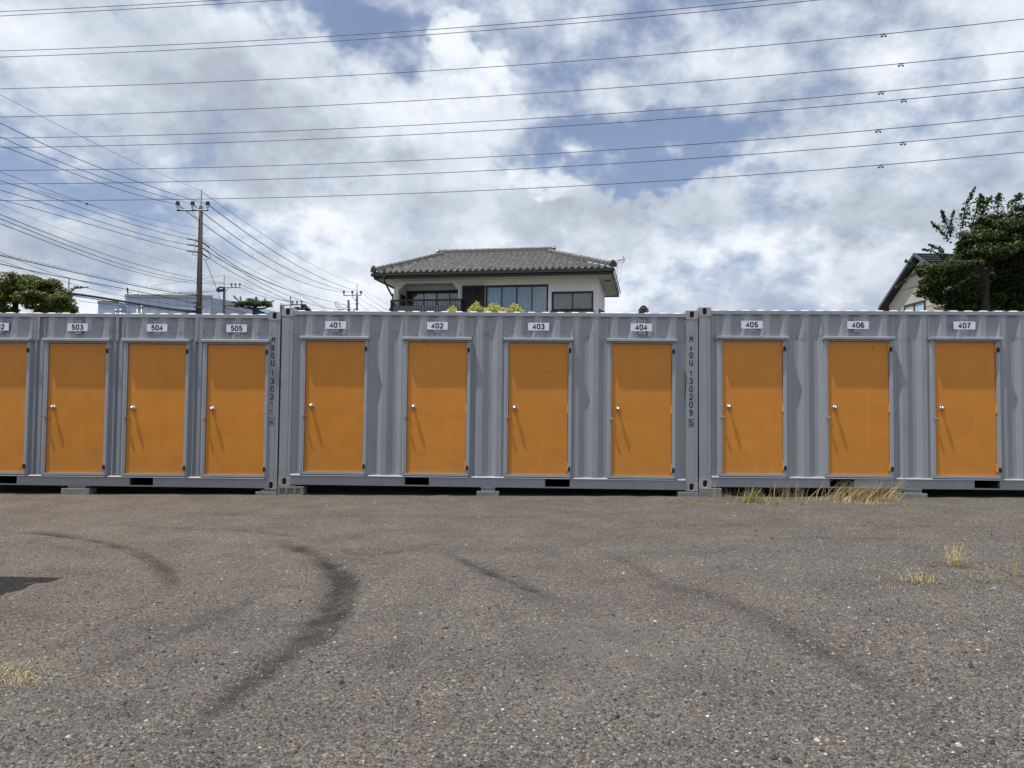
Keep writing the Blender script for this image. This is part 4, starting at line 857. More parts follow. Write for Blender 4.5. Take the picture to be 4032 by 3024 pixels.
# ------------------------------------------------------------------ the white tiled house
TH = math.radians(-8.6)
house = thing('tiled_house', 'white two storey house with grey tiled hip roof and balcony behind the middle container', 'house', (-5.17824, 16.61504, 0.0), (0, 0, TH))
W0, W1, HD, ZS = 0.0, 7.42, 3.45, 5.86
def hb(name, mat, *boxes, parent=house, bevel=0):
    mb = MB()
    for b in boxes: mb.box(*b)
    return mb.build(name, M[mat], parent, bevel=bevel)
RX0, RX1, RZ = 0.16, 2.40, 5.775
wl = MB(); wl.box(W0, RX0, 0, 0.12, 0, ZS); wl.box(RX0, RX1, 0, 0.12, RZ, ZS)
wl.box(RX1, 3.40, 0, 0.12, 0, ZS); wl.box(3.40, 5.66, 0, 0.12, 5.66, ZS); wl.box(3.40, 5.66, 0, .12, 0, 3.6); wl.box(5.66, 5.78, 0, .12, 0, ZS)
wl.box(5.78, 7.24, 0, .12, 5.39, ZS); wl.box(5.78, 7.24, 0, .12, 0, 4.70); wl.box(7.24, W1, 0, .12, 0, ZS); wl.box(RX0, RX1, 0, .12, 0, 4.2)
wl.box(W0, .12, .12, HD, 0, ZS); wl.box(W1 - .12, W1, .12, HD, 0, ZS); wl.box(.12, W1 - .12, HD - .12, HD, 0, ZS)
for (xa, xb) in ((RX0, RX0 + .27), (RX1, RX1 - .22)):       # chamfered upper corners of the balcony opening
    i = len(wl.v); wl.v += [(xa, .001, RZ), (xb, .001, RZ), (xa, .001, RZ - .24), (xa, .119, RZ), (xb, .119, RZ), (xa, .119, RZ - .24)]
    wl.f += [(i, i + 1, i + 2), (i + 3, i + 5, i + 4), (i + 1, i + 4, i + 5, i + 2)]
wl.build('wall', M['wallwhite'], house)
hb('balcony_recess', 'wallwhite', (RX0 - .03, RX1 + .03, .90, .98, 5.66, ZS), (RX1, RX1 + .06, .12, .90, 4.0, ZS), (RX0 - .04, RX0, .12, .90, 4.0, 5.0), (RX0 - .04, RX0, .12, .90, 5.45, ZS), (RX0, RX1, .12, .9, ZS - .03, ZS - .001), (RX0, RX1, -.3, .9, 4.12, 4.2))
def window(x0, x1, z0, z1, y, panes, curt, cm, meet=None, name='window'):
    f = 0.045; mb = MB(); mb.box(x0, x1, y, y + .07, z1 - f, z1); mb.box(x0, x1, y, y + .07, z0, z0 + f); mb.box(x0, x0 + f, y, y + .07, z0 + f, z1 - f); mb.box(x1 - f, x1, y, y + .07, z0 + f, z1 - f)
    wn = mb.build(name, M['winframe'], house); pw = (x1 - x0 - 2 * f) / panes
    for k in range(panes):
        a = x0 + f + k * pw; yy = y + (.018 if k % 2 else .036); s = .022
        put('sash', MB().box(a, a + s, yy, yy + .015, z0 + f, z1 - f).box(a + pw - s, a + pw, yy, yy + .015, z0 + f, z1 - f).box(a + s, a + pw - s, yy, yy + .015, z1 - f - .03, z1 - f).box(a + s, a + pw - s, yy, yy + .015, z0 + f, z0 + f + .04).mesh('sash', M['winframe']), wn)
        put('pane', MB().box(a + s, a + pw - s, yy + .005, yy + .009, z0 + f + .04, z1 - f - .03).mesh('pane', M['glass']), wn)
    if curt:
        mb = MB(); N = panes * 26
        for k in range(N):
            xa = x0 + f + (x1 - x0 - 2 * f) * k / N; xb = x0 + f + (x1 - x0 - 2 * f) * (k + 1) / N
            ya, yb = [y + .15 + .028 * math.sin(q * 37) + .016 * math.sin(q * 83 + 1) for q in (xa, xb)]
            mb.quad((xa, ya, z0), (xb, yb, z0), (xb, yb, z1 - .05), (xa, ya, z1 - .05))
        put('curtain', mb.mesh('curtain', M[cm], True), wn)
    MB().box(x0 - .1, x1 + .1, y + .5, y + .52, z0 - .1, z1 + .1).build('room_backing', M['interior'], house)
    return wn
window(.30, 2.40, 4.1, 5.66, .88, 4, True, 'blind')
window(3.40, 5.66, 3.6, 5.66, .02, 4, True, 'curtain_blue')
window(5.78, 7.24, 4.70, 5.39, -.01, 2, True, 'curtain_grey')
window_side = MB().box(.155, .165, .30, .80, 5.0, 5.45).build('side_window', M['winframe'], house)
hb('window_sill', 'winframe', (5.74, 7.28, -.05, .0, 4.672, 4.70))
# storm shutter box with louvre slats
sb = MB(); sb.box(2.56, 3.385, -.055, -.002, 4.0, 5.65)
sh_box = sb.build('shutter_box', M['darktrim'], house)
for k in range(27):
    z = 4.30 + k * .049
    for a, b in ((2.58, 2.955), (2.985, 3.365)): put('slat', cached('slat', lambda: MB().quad((0, 0, 0), (.38, 0, 0), (.38, .016, .040), (0, .016, .040)).quad((0, .016, 0), (.38, .016, 0), (.38, 0, 0), (0, 0, 0)).mesh('slat', M['darktrim'])), sh_box, (a, -.073, z))
# white conduit curving over the shutter
MB().tube(smoothpoly([(2.47, -.04, 4.2), (2.47, -.04, 5.50), (2.53, -.04, 5.64), (2.66, -.04, 5.695), (3.45, -.04, 5.715)], 6), .028, 8).build('white_pipe', M['wallwhite'], house, smooth=True)
# balcony railing
rail = MB(); rail.box(-.02, 2.62, -.34, -.27, 5.085, 5.145); rail.box(-.02, .035, -.34, .0, 4.2, 5.0845); rail.box(2.56, 2.62, -.335, -.275, 4.2, 5.0845); rail.box(2.56, 2.62, -.2745, 0, 5.09, 5.14); rail.box(.0355, 2.5595, -.325, -.285, 4.22, 4.26)
rl = rail.build('balcony_railing', M['darktrim'], house)
for k in range(24): put('baluster', cached('bal', lambda: MB().box(-.009, .009, -.009, .009, 4.2605, 5.0845).mesh('baluster', M['darktrim'])), rl, (.11 + k * .1035, -.305, 0))
hb('balcony_screen', 'steel_grey', (.05, 2.45, -.262, -.255, 4.2, 4.93))
# soffit, fascia, gutters
EX0, EX1, EY0, EY1 = -.50, 7.95, -.78, 4.25
hb('soffit', 'soffit', (EX0 + .06, EX1 - .06, EY0 + .06, 0.0, ZS, ZS + .03), (EX0 + .06, 0.0, 0.001, EY1 - .06, ZS, ZS + .03), (W1, EX1 - .06, 0.001, EY1 - .06, ZS, ZS + .03), (0.001, W1 - .001, HD, EY1 - .06, ZS, ZS + .03), (0.001, W1 - .001, 0.001, HD - .001, ZS + .001, ZS + .031))
hb('soffit_vent', 'bark', (7.58, 7.78, .55, .78, ZS - .006, ZS - .001))
hb('fascia', 'darktrim', (EX0, EX1, EY0, EY0 + .05, ZS - .045, ZS + .17), (EX0, EX0 + .05, EY0 + .051, EY1, ZS - .045, ZS + .17), (EX1 - .05, EX1, EY0 + .051, EY1, ZS - .045, ZS + .17), (EX0 + .051, EX1 - .051, EY1 - .05, EY1, ZS - .045, ZS + .17))
gt = MB(); gt.box(EX0 - .07, EX1 + .06, EY0 - .11, EY0 - .095, ZS + .055, ZS + .155); gt.box(EX0 - .07, EX1 + .06, EY0 - .094, EY0 - .001, ZS + .055, ZS + .07); gt.box(EX1 + .045, EX1 + .06, EY0 - .094, EY1, ZS + .055, ZS + .155)
gt.box(EX0 - .07, EX0 - .055, EY0 - .094, EY1, ZS + .055, ZS + .155)
gt.build('gutter', M['darktrim'], house)
dp = MB(); dp.box(-.16, -.02, EY0 - .10, EY0 - .01, ZS - .02, ZS + .17); dp.tube(smoothpoly([(-.09, EY0 - .05, ZS), (-.09, EY0 - .05, ZS - .10), (-.05, -.12, ZS - .52), (-.03, -.05, ZS - .62), (-.03, -.05, 3.0)], 4), .032, 8)
dp.build('downpipe', M['darktrim'], house)
# roof body
RY, RZT = 1.75, 7.13; RXa, RXb = 1.34, 5.42; EZ = ZS + .17
rb = MB(); E_ = [(EX0, EY0, EZ), (EX1, EY0, EZ), (EX1, EY1, EZ), (EX0, EY1, EZ)]; Rg = [(RXa, RY, RZT), (RXb, RY, RZT)]
rb.quad(E_[0], E_[1], Rg[1], Rg[0]); rb.quad(E_[1], E_[2], Rg[1]); rb.quad(E_[2], E_[3], Rg[0], Rg[1]); rb.quad(E_[3], E_[0], Rg[0]); rb.quad(*E_[::-1])
roof = rb.build('roof', M['tile_dark'], house)
SL = math.hypot(RY - EY0, RZT - EZ); sy, sz = (RY - EY0) / SL, (RZT - EZ) / SL   # unit vector up the slope
TWD, TEX = .222, .215
def tile_mesh():
    mb = MB(); prof = [(0, .050), (.10, .040), (.24, .008), (.45, -.004), (.68, .004), (.82, .030), (.91, .052), (1.0, .050)]
    L_ = TEX + .03; N = len(prof)
    for (u0, h0), (u1, h1) in zip(prof[:-1], prof[1:]):
        x0_, x1_ = u0 * TWD, u1 * TWD
        def Q(x, h, l): b_ = .034 - .030 * l / L_; hh = h + b_ + .008; return (x, l * sy - hh * sz, l * sz + hh * sy)
        mb.quad(Q(x0_, h0, 0), Q(x1_, h1, 0), Q(x1_, h1, L_), Q(x0_, h0, L_))
        mb.quad(Q(x0_, h0 - .026, 0), Q(x1_, h1 - .026, 0), Q(x1_, h1, 0), Q(x0_, h0, 0))
    return mb.mesh('roof_tile', M['tile'])
tm = tile_mesh(); rows = int(SL / TEX); spots = []
for rr_ in range(rows + 1):
    l = rr_ * TEX; f = (l + TEX * .5) / SL
    xa = EX0 - .04 + (RXa - EX0) * min(f, 1); xb = EX1 + .04 - (EX1 - RXb) * min(f, 1)
    for c_ in range(-1, 42):
        x = EX0 - .02 + c_ * TWD; xc_ = x + TWD / 2
        if xa - .03 < xc_ < xb + .03 and l < SL - .1: spots.append((x, EY0 - .06 + l * sy, EZ - .01 + l * sz - .02))
spots.sort(key=lambda s: s[2])
for s in spots[:300]: put('roof_tile', tm, roof, (s[0], s[1], s[2] + rnd.uniform(-.002, .002)), (0, 0, rnd.uniform(-.006, .006)))
V = []; F_ = []
for s in spots[300:]:
    i = len(V); V += [(v_.co.x + s[0], v_.co.y + s[1], v_.co.z + s[2]) for v_ in tm.vertices]; F_ += [tuple(i + q for q in p.vertices) for p in tm.polygons]
if V: kind(put('upper_roof_tiles', np_mesh('upper_roof_tiles', np.array(V), np.array(F_), M['tile']), roof), 'stuff')
# eave end discs
for k in range(39): put('eave_disc', cached('disc', lambda: MB().tube([(0, 0, 0), (0, .03, 0)], .042, 8).mesh('eave_disc', M['tile_dark'])), roof, (EX0 + .005 + k * TWD, EY0 - .075, EZ + .035))
def ridge_line(p, q, n_, r_=.075, tall=.10):
    p, q = Vector(p), Vector(q); dv = (q - p); ln = dv.length; dv.normalize()
    base_ = MB(); side = dv.cross(Vector((0, 0, 1))).normalized() * .085; up_ = Vector((0, 0, 1))
    for k, (w1_, h0_, h1_) in enumerate(((1.0, .0, .035), (.8, .038, .07), (.62, .073, tall))):
        a, b = side * w1_, up_
        pts = [p - a + b * h0_, q - a + b * h0_, q + a + b * h0_, p + a + b * h0_]; tp = [v_ + b * (h1_ - h0_) for v_ in pts]
        i = len(base_.v); base_.v += [tuple(v_) for v_ in pts + tp]; base_.f += [tuple(i + j for j in f_) for f_ in ((0, 3, 2, 1), (4, 5, 6, 7), (0, 1, 5, 4), (1, 2, 6, 5), (2, 3, 7, 6), (3, 0, 4, 7))]
    base_.build('ridge_course', M['tile'], roof)
    for k in range(n_):
        a = p + dv * (ln * k / n_) + up_ * tall; b = p + dv * (ln * (k + 1) / n_ + .01) + up_ * tall
        MB().tube([a, b - (b - a) * .25, b - (b - a) * .22, b], [r_ * .9, r_ * .9, r_ * 1.12, r_ * 1.12], 8).build('ridge_tile', M['tile'], roof, smooth=False)
ridge_line((RXa - .15, RY, RZT), (RXb + .15, RY, RZT), 18, .05, .20)
ridge_line((EX0 + .02, EY0 + .0, EZ + .05), (RXa, RY, RZT - .0), 17, .062, .11)
ridge_line((EX1 - .02, EY0 + .0, EZ + .05), (RXb, RY, RZT - .0), 17, .062, .11)
def ridge_end(x, y, z, ry=0, s=1.0, parent=None):
    mb = MB(); pr = [(-.12, 0), (-.14, .10), (-.09, .17), (-.04, .22), (.04, .22), (.09, .17), (.14, .10), (.12, 0)]
    for a, b in ((0, -.035), (1, .035)): mb.quad(*[(u * s, b, v_ * s) for u, v_ in (pr if a else pr[::-1])])
    for (u0, v0), (u1, v1) in zip(pr, pr[1:] + pr[:1]): mb.quad((u0 * s, -.035, v0 * s), (u1 * s, -.035, v1 * s), (u1 * s, .035, v1 * s), (u0 * s, .035, v0 * s))
    mb.ball((0, -.04, .12 * s), .045 * s, 10, 6); mb.ball((-.10 * s, -.03, .05 * s), .035 * s, 8, 5); mb.ball((.10 * s, -.03, .05 * s), .035 * s, 8, 5)
    o = mb.build('ridge_end_tile', M['tile_dark'], parent or roof, (x, y, z)); o.rotation_euler = (0, 0, ry); return o
ridge_end(EX0 + .0, EY0 - .05, EZ + .04, -.7); ridge_end(EX1 + .0, EY0 - .05, EZ + .04, .7)
ridge_end(RXa - .2, RY, RZT + .08, -1.57, .85); ridge_end(RXb + .2, RY, RZT + .08, 1.57, .85)
# lower roof end peeking out at the right side of the house
lr = MB(); lr.quad((7.43, .2, 4.80), (7.75, .2, 4.62), (7.75, 1.4, 4.62), (7.43, 1.4, 4.80)); lr.quad((7.43, .2, 4.74), (7.43, .2, 4.80), (7.75, .2, 4.62), (7.75, .2, 4.56)); lr.build('lower_roof', M['tile_dark'], house)
# TV antenna at the right eave
d = 27.2
ant = thing('tv_antenna', 'small television antenna on a thin mast at the right end of the tiled roof', 'antenna', P3(2430, 1147, d))
ab = Vector(ant.location)
def rel(px, py, dd=27.2): return Vector(P3(px, py, dd)) - ab
MB().tube([rel(2430, 1148), rel(2430, 1033)], .009, 6).build('mast', M['bark'], ant)
mb = MB().tube([rel(2408, 1033), rel(2459, 1020)], .013, 6); mb.tube([rel(2423, 1030), rel(2423, 1036), rel(2441, 1033), rel(2441, 1026)], .008, 5); mb.build('boom', M['cable_black'], ant)
mb = MB(); mb.tube([rel(2453, 1010), rel(2459, 1022)], .010, 5); mb.tube([rel(2459, 1022), rel(2452, 1035)], .010, 5); mb.build('reflector', M['cable_black'], ant)
for (xx, yy) in ((2452, 1009), (2457, 1015), (2460, 1022), (2457, 1029), (2453, 1035), (2446, 1021), (2440, 1023)):
    c_ = rel(xx, yy); MB().tube([c_ + Vector((-.06, -.03, 0)), c_ + Vector((.06, .03, 0))], .0045, 4).build('antenna_rod', M['galv'], ant)
MB().tube(smoothpoly([rel(2449, 1024), rel(2445, 1060), rel(2438, 1110), rel(2428, 1145), rel(2418, 1163), rel(2409, 1160), rel(2408, 1152)], 4), .005, 5).build('antenna_cable', M['cable_pale'], ant)

# ------------------------------------------------------------------ low tiled roof behind the middle container's right end
d = 26.0
c0 = at(2534, 1203, d); zt = c0.z - .30
low = thing('tiled_outbuilding', 'low outbuilding of which only the dark ridge ornament shows above the container near door 404', 'outbuilding', (c0.x, c0.y, 0), (0, 0, -.15))
lb = MB(); lb.box(-2.2, 2.2, .5, 4.5, 0, zt - 1.05); lb.build('wall', M['wallwhite'], low)
lr = MB(); W_ = 2.7; dz = 1.05
lr.quad((-W_, 0, zt - dz), (0, 0, zt), (0, 5, zt), (-W_, 5, zt - dz)); lr.quad((0, 0, zt), (W_, 0, zt - dz), (W_, 5, zt - dz), (0, 5, zt)); lr.quad((-W_, 0, zt - dz), (W_, 0, zt - dz), (0, 0, zt)); lr.quad((-W_, 5, zt - dz), (0, 5, zt), (W_, 5, zt - dz))
lrf = lr.build('roof', M['tile_dark'], low)
for sgn in (-1, 1):
    for k in range(11):
        a = Vector((sgn * (.10 + k * .235), -.02, zt - (.10 + k * .235) * dz / W_ + .03)); b = Vector((sgn * (.10 + (k + 1) * .235 + .02), -.02, zt - (.10 + (k + 1) * .235) * dz / W_ + .02))
        MB().tube([a, b], [.048, .062], 8).build('verge_tile', M['tile'], lrf)
MB().box(-.09, .09, 0, 5, zt, zt + .10).build('ridge_course', M['tile_dark'], lrf)
ridge_end(0, -.02, zt + .02, 0, 1.25, lrf)

# ------------------------------------------------------------------ cream gable house behind the right tree
A_ = at(3599.5, 996.5, 34.0); E1 = at(3458, 1213, 37.36); yaw = -YAW
gh = thing('gabled_house', 'cream sided house with a steep dark gable roof behind the trees on the right', 'house', (A_.x, A_.y, 0), (0, 0, yaw))
half = 3.32; za, ze = A_.z, E1.z; ov = .30
def sl(y): return za - (za - ze) * abs(y) / half
g_ = MB(); wy = half - .42
zwall = sl(wy) - .18
g_.quad((ov, -wy, 0), (ov, -wy, zwall), (ov, 0, za - .26), (ov, wy, zwall), (ov, wy, 0)); g_.quad((ov, -wy, 0), (8, -wy, 0), (8, -wy, zwall), (ov, -wy, zwall)); g_.quad((ov, wy, 0), (ov, wy, zwall), (8, wy, zwall), (8, wy, 0)); g_.quad((8, -wy, 0), (8, wy, 0), (8, wy, zwall), (8, 0, za - .26), (8, -wy, zwall))
gw = g_.build('wall', M['cream'], gh)
for z in (5.95, 4.9, 7.0):
    yy = min(wy, half * (za - .3 - z) / (za - ze)) - .02
    put('siding_joint', MB().box(ov - .006, ov - .002, -yy, yy, z, z + .018).mesh('siding_joint', M['bark']), gw)
for sgn in (-1, 1):
    r_ = MB(); th_ = .14; i = 0
    r_.v = [(0, 0, za), (9, 0, za), (9, sgn * half, ze), (0, sgn * half, ze), (0, 0, za - th_), (9, 0, za - th_), (9, sgn * half, ze - th_), (0, sgn * half, ze - th_)]
    r_.f = [(0, 1, 2, 3), (4, 7, 6, 5), (0, 3, 7, 4), (3, 2, 6, 7), (1, 5, 6, 2), (0, 4, 5, 1)]
    rp = r_.build('roof', M['dark_roof'], gh)
    put('barge_board', MB().quad((-.03, 0, za + .02), (-.03, sgn * half, ze + .02), (-.03, sgn * half, ze - .13), (-.03, 0, za - .13)).quad((-.03, 0, za + .02), (.0, 0, za + .02), (.0, sgn * half, ze + .02), (-.03, sgn * half, ze + .02)).mesh('barge_board', M['arm']), rp)
    if sgn < 0:
        nrow = 13; sd = Vector((0, -half, ze - za)).normalized(); nm = Vector((0, sd.z, -sd.y)).normalized(); nm = -nm if nm.z < 0 else nm
        Ls = math.hypot(half, za - ze)
        for k in range(nrow):
            s0, s1 = Ls * k / nrow + .03, Ls * (k + 1) / nrow - .01; p0 = Vector((0.05, 0, za)) + sd * s0 + nm * .010; p1 = Vector((.05, 0, za)) + sd * s1 + nm * .060
            q0 = p0 + Vector((8.9, 0, 0)); q1 = p1 + Vector((8.9, 0, 0)); e1 = p1 - nm * .058; e2 = q1 - nm * .058
            put('roof_strip', MB().quad(p0, p1, q1, q0).quad(p1, e1, e2, q1).mesh('roof_strip', M['dark_roof'] if k % 1 == 0 else M['galv']), rp)
MB().box(.0, 9, half + .0, half + .09, ze - .16, ze - .05).build('gutter', M['darktrim'], gh)
# gable window: frame, two panes
wy0, wy1, wz0, wz1 = 1.45, -.35, 5.35, 6.28
wf = MB(); x_ = ov - .05; wf.box(x_, ov - .001, wy1, wy0, wz1 - .09, wz1); wf.box(x_, ov - .001, wy1, wy0, wz0, wz0 + .08); wf.box(x_, ov - .001, wy1, wy1 + .08, wz0 + .081, wz1 - .091); wf.box(x_, ov - .001, wy0 - .08, wy0, wz0 + .081, wz1 - .091); wf.box(x_ + .005, ov - .001, (wy0 + wy1) / 2 - .05, (wy0 + wy1) / 2 + .05, wz0 + .081, wz1 - .091)
wf = wf.build('window', M['bark'], gh)
for a, b in ((wy1 + .08, (wy0 + wy1) / 2 - .05), ((wy0 + wy1) / 2 + .05, wy0 - .08)): put('pane', MB().box(ov - .02, ov - .004, a, b, wz0 + .08, wz1 - .09).mesh('pane', M['curtain_blue']), wf)

# ------------------------------------------------------------------ far blue factory
fo = at(832, 1172, 120.0); fl = at(493, 1177, 120.0)
fac = thing('factory_hall', 'pale blue factory building far away on the left behind the utility poles', 'factory', (fo.x, fo.y, 0), (0, 0, -YAW))
wl_ = (fo - fl).length; fh = fo.z
MB().box(-wl_, 0, 0, 40, 0, fh).build('main_hall', M['factory'], fac)
fl2 = at(418, 1191.6, 118.0); h2 = fl2.z
MB().box(-wl_ - 3.1, -wl_ - .01, -2, 38, 0, h2).build('side_hall', M['factory'], fac)
MB().box(-wl_ - 3.2, -wl_ + .02, -2.1, -1.9, h2 - .1, h2 + .25).box(-wl_, 0.2, -.15, .05, fh - .1, fh + .35).build('roof_edge', M['steel_grey'], fac)
r3 = at(950, 1192, 132.0) - fo; r4 = at(1085, 1226, 160.0) - fo
ca, sa_ = math.cos(YAW), math.sin(YAW)
def floc(v): return (v.x * ca - v.y * sa_, v.x * sa_ + v.y * ca)
a1 = floc(r3); a2 = floc(r4)
MB().quad((0.05, .02, 0), (a1[0], a1[1], 0), (a1[0], a1[1], r3.z + fh), (0.05, .02, fh)).quad((.05, .02, fh), (a1[0], a1[1], r3.z + fh), (0, 39, fh - 1)).quad((a1[0], a1[1], 0), (0, 39, 0), (0, 39, fh - 1), (a1[0], a1[1], r3.z + fh)).build('grey_wing', M['factory_side'], fac)
MB().quad((a1[0], a1[1], 0), (a2[0], a2[1], 0), (a2[0], a2[1], r4.z + fh), (a1[0], a1[1], r3.z + fh)).quad((a1[0], a1[1], r3.z + fh), (a2[0], a2[1], r4.z + fh), (a1[0], a1[1] + 30, r3.z + fh)).build('teal_wing', M['factory_teal'], fac)
for k in range(9):
    x = -wl_ + wl_ * (k + .5) / 9; MB().box(x - .04, x + .04, -.03, -.001, 0, fh - .2).build('cladding_joint', M['factory_side'], fac)
def frel(px, py, dd): v_ = at(px, py, dd) - fo; a = floc(v_); return Vector((a[0], a[1], v_.z + fo.z))
for (px, py) in ((541, 1214), (558, 1214), (457, 1228), (475, 1227)):
    p = frel(px, py - 4, 116); MB().ball(p, .27, 10, 7).tube([p - Vector((0, 0, 5)), p], .14, 6).build('roof_ventilator', M['galv'], fac, smooth=True)
mb = MB()
for px in (513, 530, 537, 552): mb.tube([frel(px, 1178, 121), frel(px, 1160, 121)], .09, 5)
mb.tube([frel(513, 1162, 121), frel(552, 1160, 121)], .08, 5).tube([frel(528, 1158, 121), frel(543, 1158, 121)], .2, 6); mb.build('rooftop_pipework', M['galv'], fac)
MB().tube([frel(503, 1178, 120.5), frel(503, 1137, 120.5)], .10, 5).ball(frel(502, 1139, 120.5), .16, 8, 6, (1, 1, 1.9)).build('rooftop_mast', M['bark'], fac)

# ------------------------------------------------------------------ poles
def insulator(mb, p, s=1.0):
    p = Vector(p); return mb.tube([p, p + Vector((0, 0, .10 * s)), p + Vector((0, 0, .11 * s)), p + Vector((0, 0, .2 * s)), p + Vector((0, 0, .21 * s)), p + Vector((0, 0, .36 * s))], [.035 * s, .035 * s, .07 * s, .06 * s, .10 * s, .085 * s], 8)
def pole(label, depth, top, low, r_top, r_low, rod, arm=None, ins=(), bolts=(), extra=None):
    b = at(*low, depth); tp = at(*top, depth)
    dirv = (tp - b).normalized(); base = b - dirv * ((b.z + .1) / dirv.z)
    t = thing('utility_pole', label, 'utility pole', tuple(base), group='concrete utility poles'); B_ = base
    rr = r_low + (r_low - r_top) * ((b - base).length / (tp - b).length)
    MB().tube([Vector((0, 0, 0)), tp - B_], rr, 14, r_top).build('pole', M['pole_conc'], t, smooth=True)
    if rod: MB().tube([tp - B_ - dirv * .3, at(*rod, depth) - B_], r_top * .38, 8).build('top_rod', M['galv'], t)
    if arm:
        a, c = at(*arm[0], depth - .2) - B_, at(*arm[1], depth - .2) - B_
        dv = (c - a).normalized(); MB().tube([a, c], .055 if depth < 60 else .075, 4).build('crossarm', M['arm'], t)
        mid = (a + c) / 2
    for (ix, iy, s) in ins:
        p = at(ix, iy, depth - .2) - B_; body = insulator(MB(), p, s).build('insulator', M['porcelain'], t)
        MB().tube([p + Vector((0, 0, .21 * s)), p + Vector((0, 0, .38 * s))], [.105 * s, .092 * s], 8).build('insulator_cap', M['cable_black'], body)
    mbx = MB(); any_ = False
    for (bx_, by_, wpx, rad) in bolts:
        c = at(bx_, by_, depth - .05) - B_; w2 = wpx * depth / F_PX / 2; mbx.tube([c - Vector((w2, 0, 0)), c + Vector((w2, 0, 0))], rad, 5); any_ = True
    if any_: mbx.build('step_bolts', M['steel_grey'], t)
    if extra:
        for nm, segs, rad, mt in extra:
            me_ = MB()
            for seg in segs: me_.tube(smoothpoly([at(x, y, depth - .25) - B_ for x, y in seg], 3), rad, 6)
            (lambda oo: kind(oo, 'stuff') if nm == 'cable_clamps' else oo)(me_.build(nm, M[mt], t))
    return t
def zz(x, y): return (600 + x / 3.0167, 700 + y / 3.0167)
ins = [(*zz(299, 380), 1.25), (*zz(477, 380), 1.25), (*zz(656, 380), 1.25)]
bolts = [(*zz(575, 455), 21, .02), (*zz(572, 605), 19, .03), (*zz(572, 620), 16, .02), (*zz(545, 478), 10, .015), (*zz(572, 658), 34, .013), (*zz(572, 722), 32, .013), (*zz(530, 958), 14, .012), (*zz(525, 1055), 14, .012), (*zz(575, 1155), 28, .012), (*zz(520, 1255), 14, .012),
         (*zz(570, 1390), 20, .04), (*zz(560, 1480), 24, .035), (*zz(572, 365), 22, .03), (*zz(560, 1525), 28, .05), (*zz(555, 1550), 20, .04), (*zz(572, 810), 20, .03), (*zz(572, 885), 20, .03)]
pole('tallest grey concrete utility pole with three insulators on its crossarm, left of centre', 45.0, (791.5, 811.5), (783, 1228), .105, .175, (794, 747),
     (zz(288, 386), zz(664, 386)), ins, bolts,
     [('arm_brace', [[zz(470, 398), zz(548, 520)]], .02, 'galv'),
      ('strain_insulators', [[zz(412, 722), zz(552, 748)], [zz(420, 793), zz(552, 812)], [zz(415, 866), zz(552, 885)], [zz(598, 768), zz(674, 826)], [zz(598, 835), zz(670, 884)], [zz(598, 905), zz(658, 948)]], .05, 'cable_black'),
      ('jumper_loops', [[zz(548, 750), zz(505, 770), zz(495, 800), zz(545, 800)], [zz(548, 815), zz(508, 825), zz(505, 860), zz(545, 875)], [zz(548, 885), zz(490, 885), zz(480, 915), zz(540, 920)], [zz(600, 960), zz(640, 975), zz(690, 940), zz(660, 880)]], .015, 'cable_black'),
      ('cable_clamps', [[zz(445, 1386), zz(545, 1390)], [zz(455, 1480), zz(535, 1478)], [zz(385, 1590), zz(450, 1598)], [zz(505, 1540), zz(600, 1545)], [zz(520, 1520), zz(560, 1600)]], .055, 'cable_black')])
pole('second thinner utility pole with the crossarm pointing right, beside the pine', 95.0, (883, 1131), (882.5, 1230), .14, .17, (882.8, 1084),
     ((886, 1131.5), (946, 1131.5)), [(911.5, 1131, 1.25), (927, 1131, 1.25), (944, 1131, 1.25)], [(883, 1147, 18, .07), (883, 1203, 14, .07), (884, 1140, 12, .05)],
     [('transformer_cables', [[zz(760, 1340), zz(800, 1350), zz(845, 1325)], [zz(765, 1335), zz(800, 1300), zz(845, 1305)], [zz(770, 1345), zz(810, 1330), zz(840, 1340)]], .12, 'cable_black'), ('lower_bracket', [[zz(845, 1520), zz(930, 1512), zz(945, 1530)]], .10, 'cable_black'), ('arm_brace', [[zz(910, 1305), zz(865, 1355)]], .04, 'galv')])
def z8(x, y): return (960 + x / 4.608, 1180 + y / 4.608)
pole('short grey post with a thin crossarm rising behind the container corners', 70.0, z8(675, 72), z8(680, 215), .11, .12, None, (z8(660, 100), z8(1060, 82)), [(*z8(882, 95), .9), (*z8(963, 92), .9), (*z8(1045, 86), .9)], (),
     [('rod', [[(1143.6, 1169), (1144.5, 1228)]], .06, 'galv'), ('speaker_horn', [[z8(690, 120), z8(725, 140)]], .14, 'steel_grey')])
def z9(x, y): return (1250 + x / 9.216, 1080 + y / 9.216)
pole('far utility pole with three insulators just left of the tiled house', 120.0, z9(1432, 665), z9(1437, 1345), .125, .15, z9(1443, 345), (z9(940, 765), z9(1585, 765)), [(*z9(955, 765), 1.8), (*z9(1265, 765), 1.8), (*z9(1578, 765), 1.8)],
     [(*z9(1435, 875), 10, .08), (*z9(1435, 950), 11, .08), (*z9(1435, 1075), 13, .10), (*z9(1435, 1265), 12, .10), (*z9(1440, 720), 9, .08)],
     [('arm_brace', [[z9(1255, 790), z9(1380, 970)]], .05, 'galv'), ('side_bracket', [[z9(1300, 1255), z9(1400, 1260)], [z9(1305, 1330), z9(1350, 1280)]], .07, 'cable_black')])
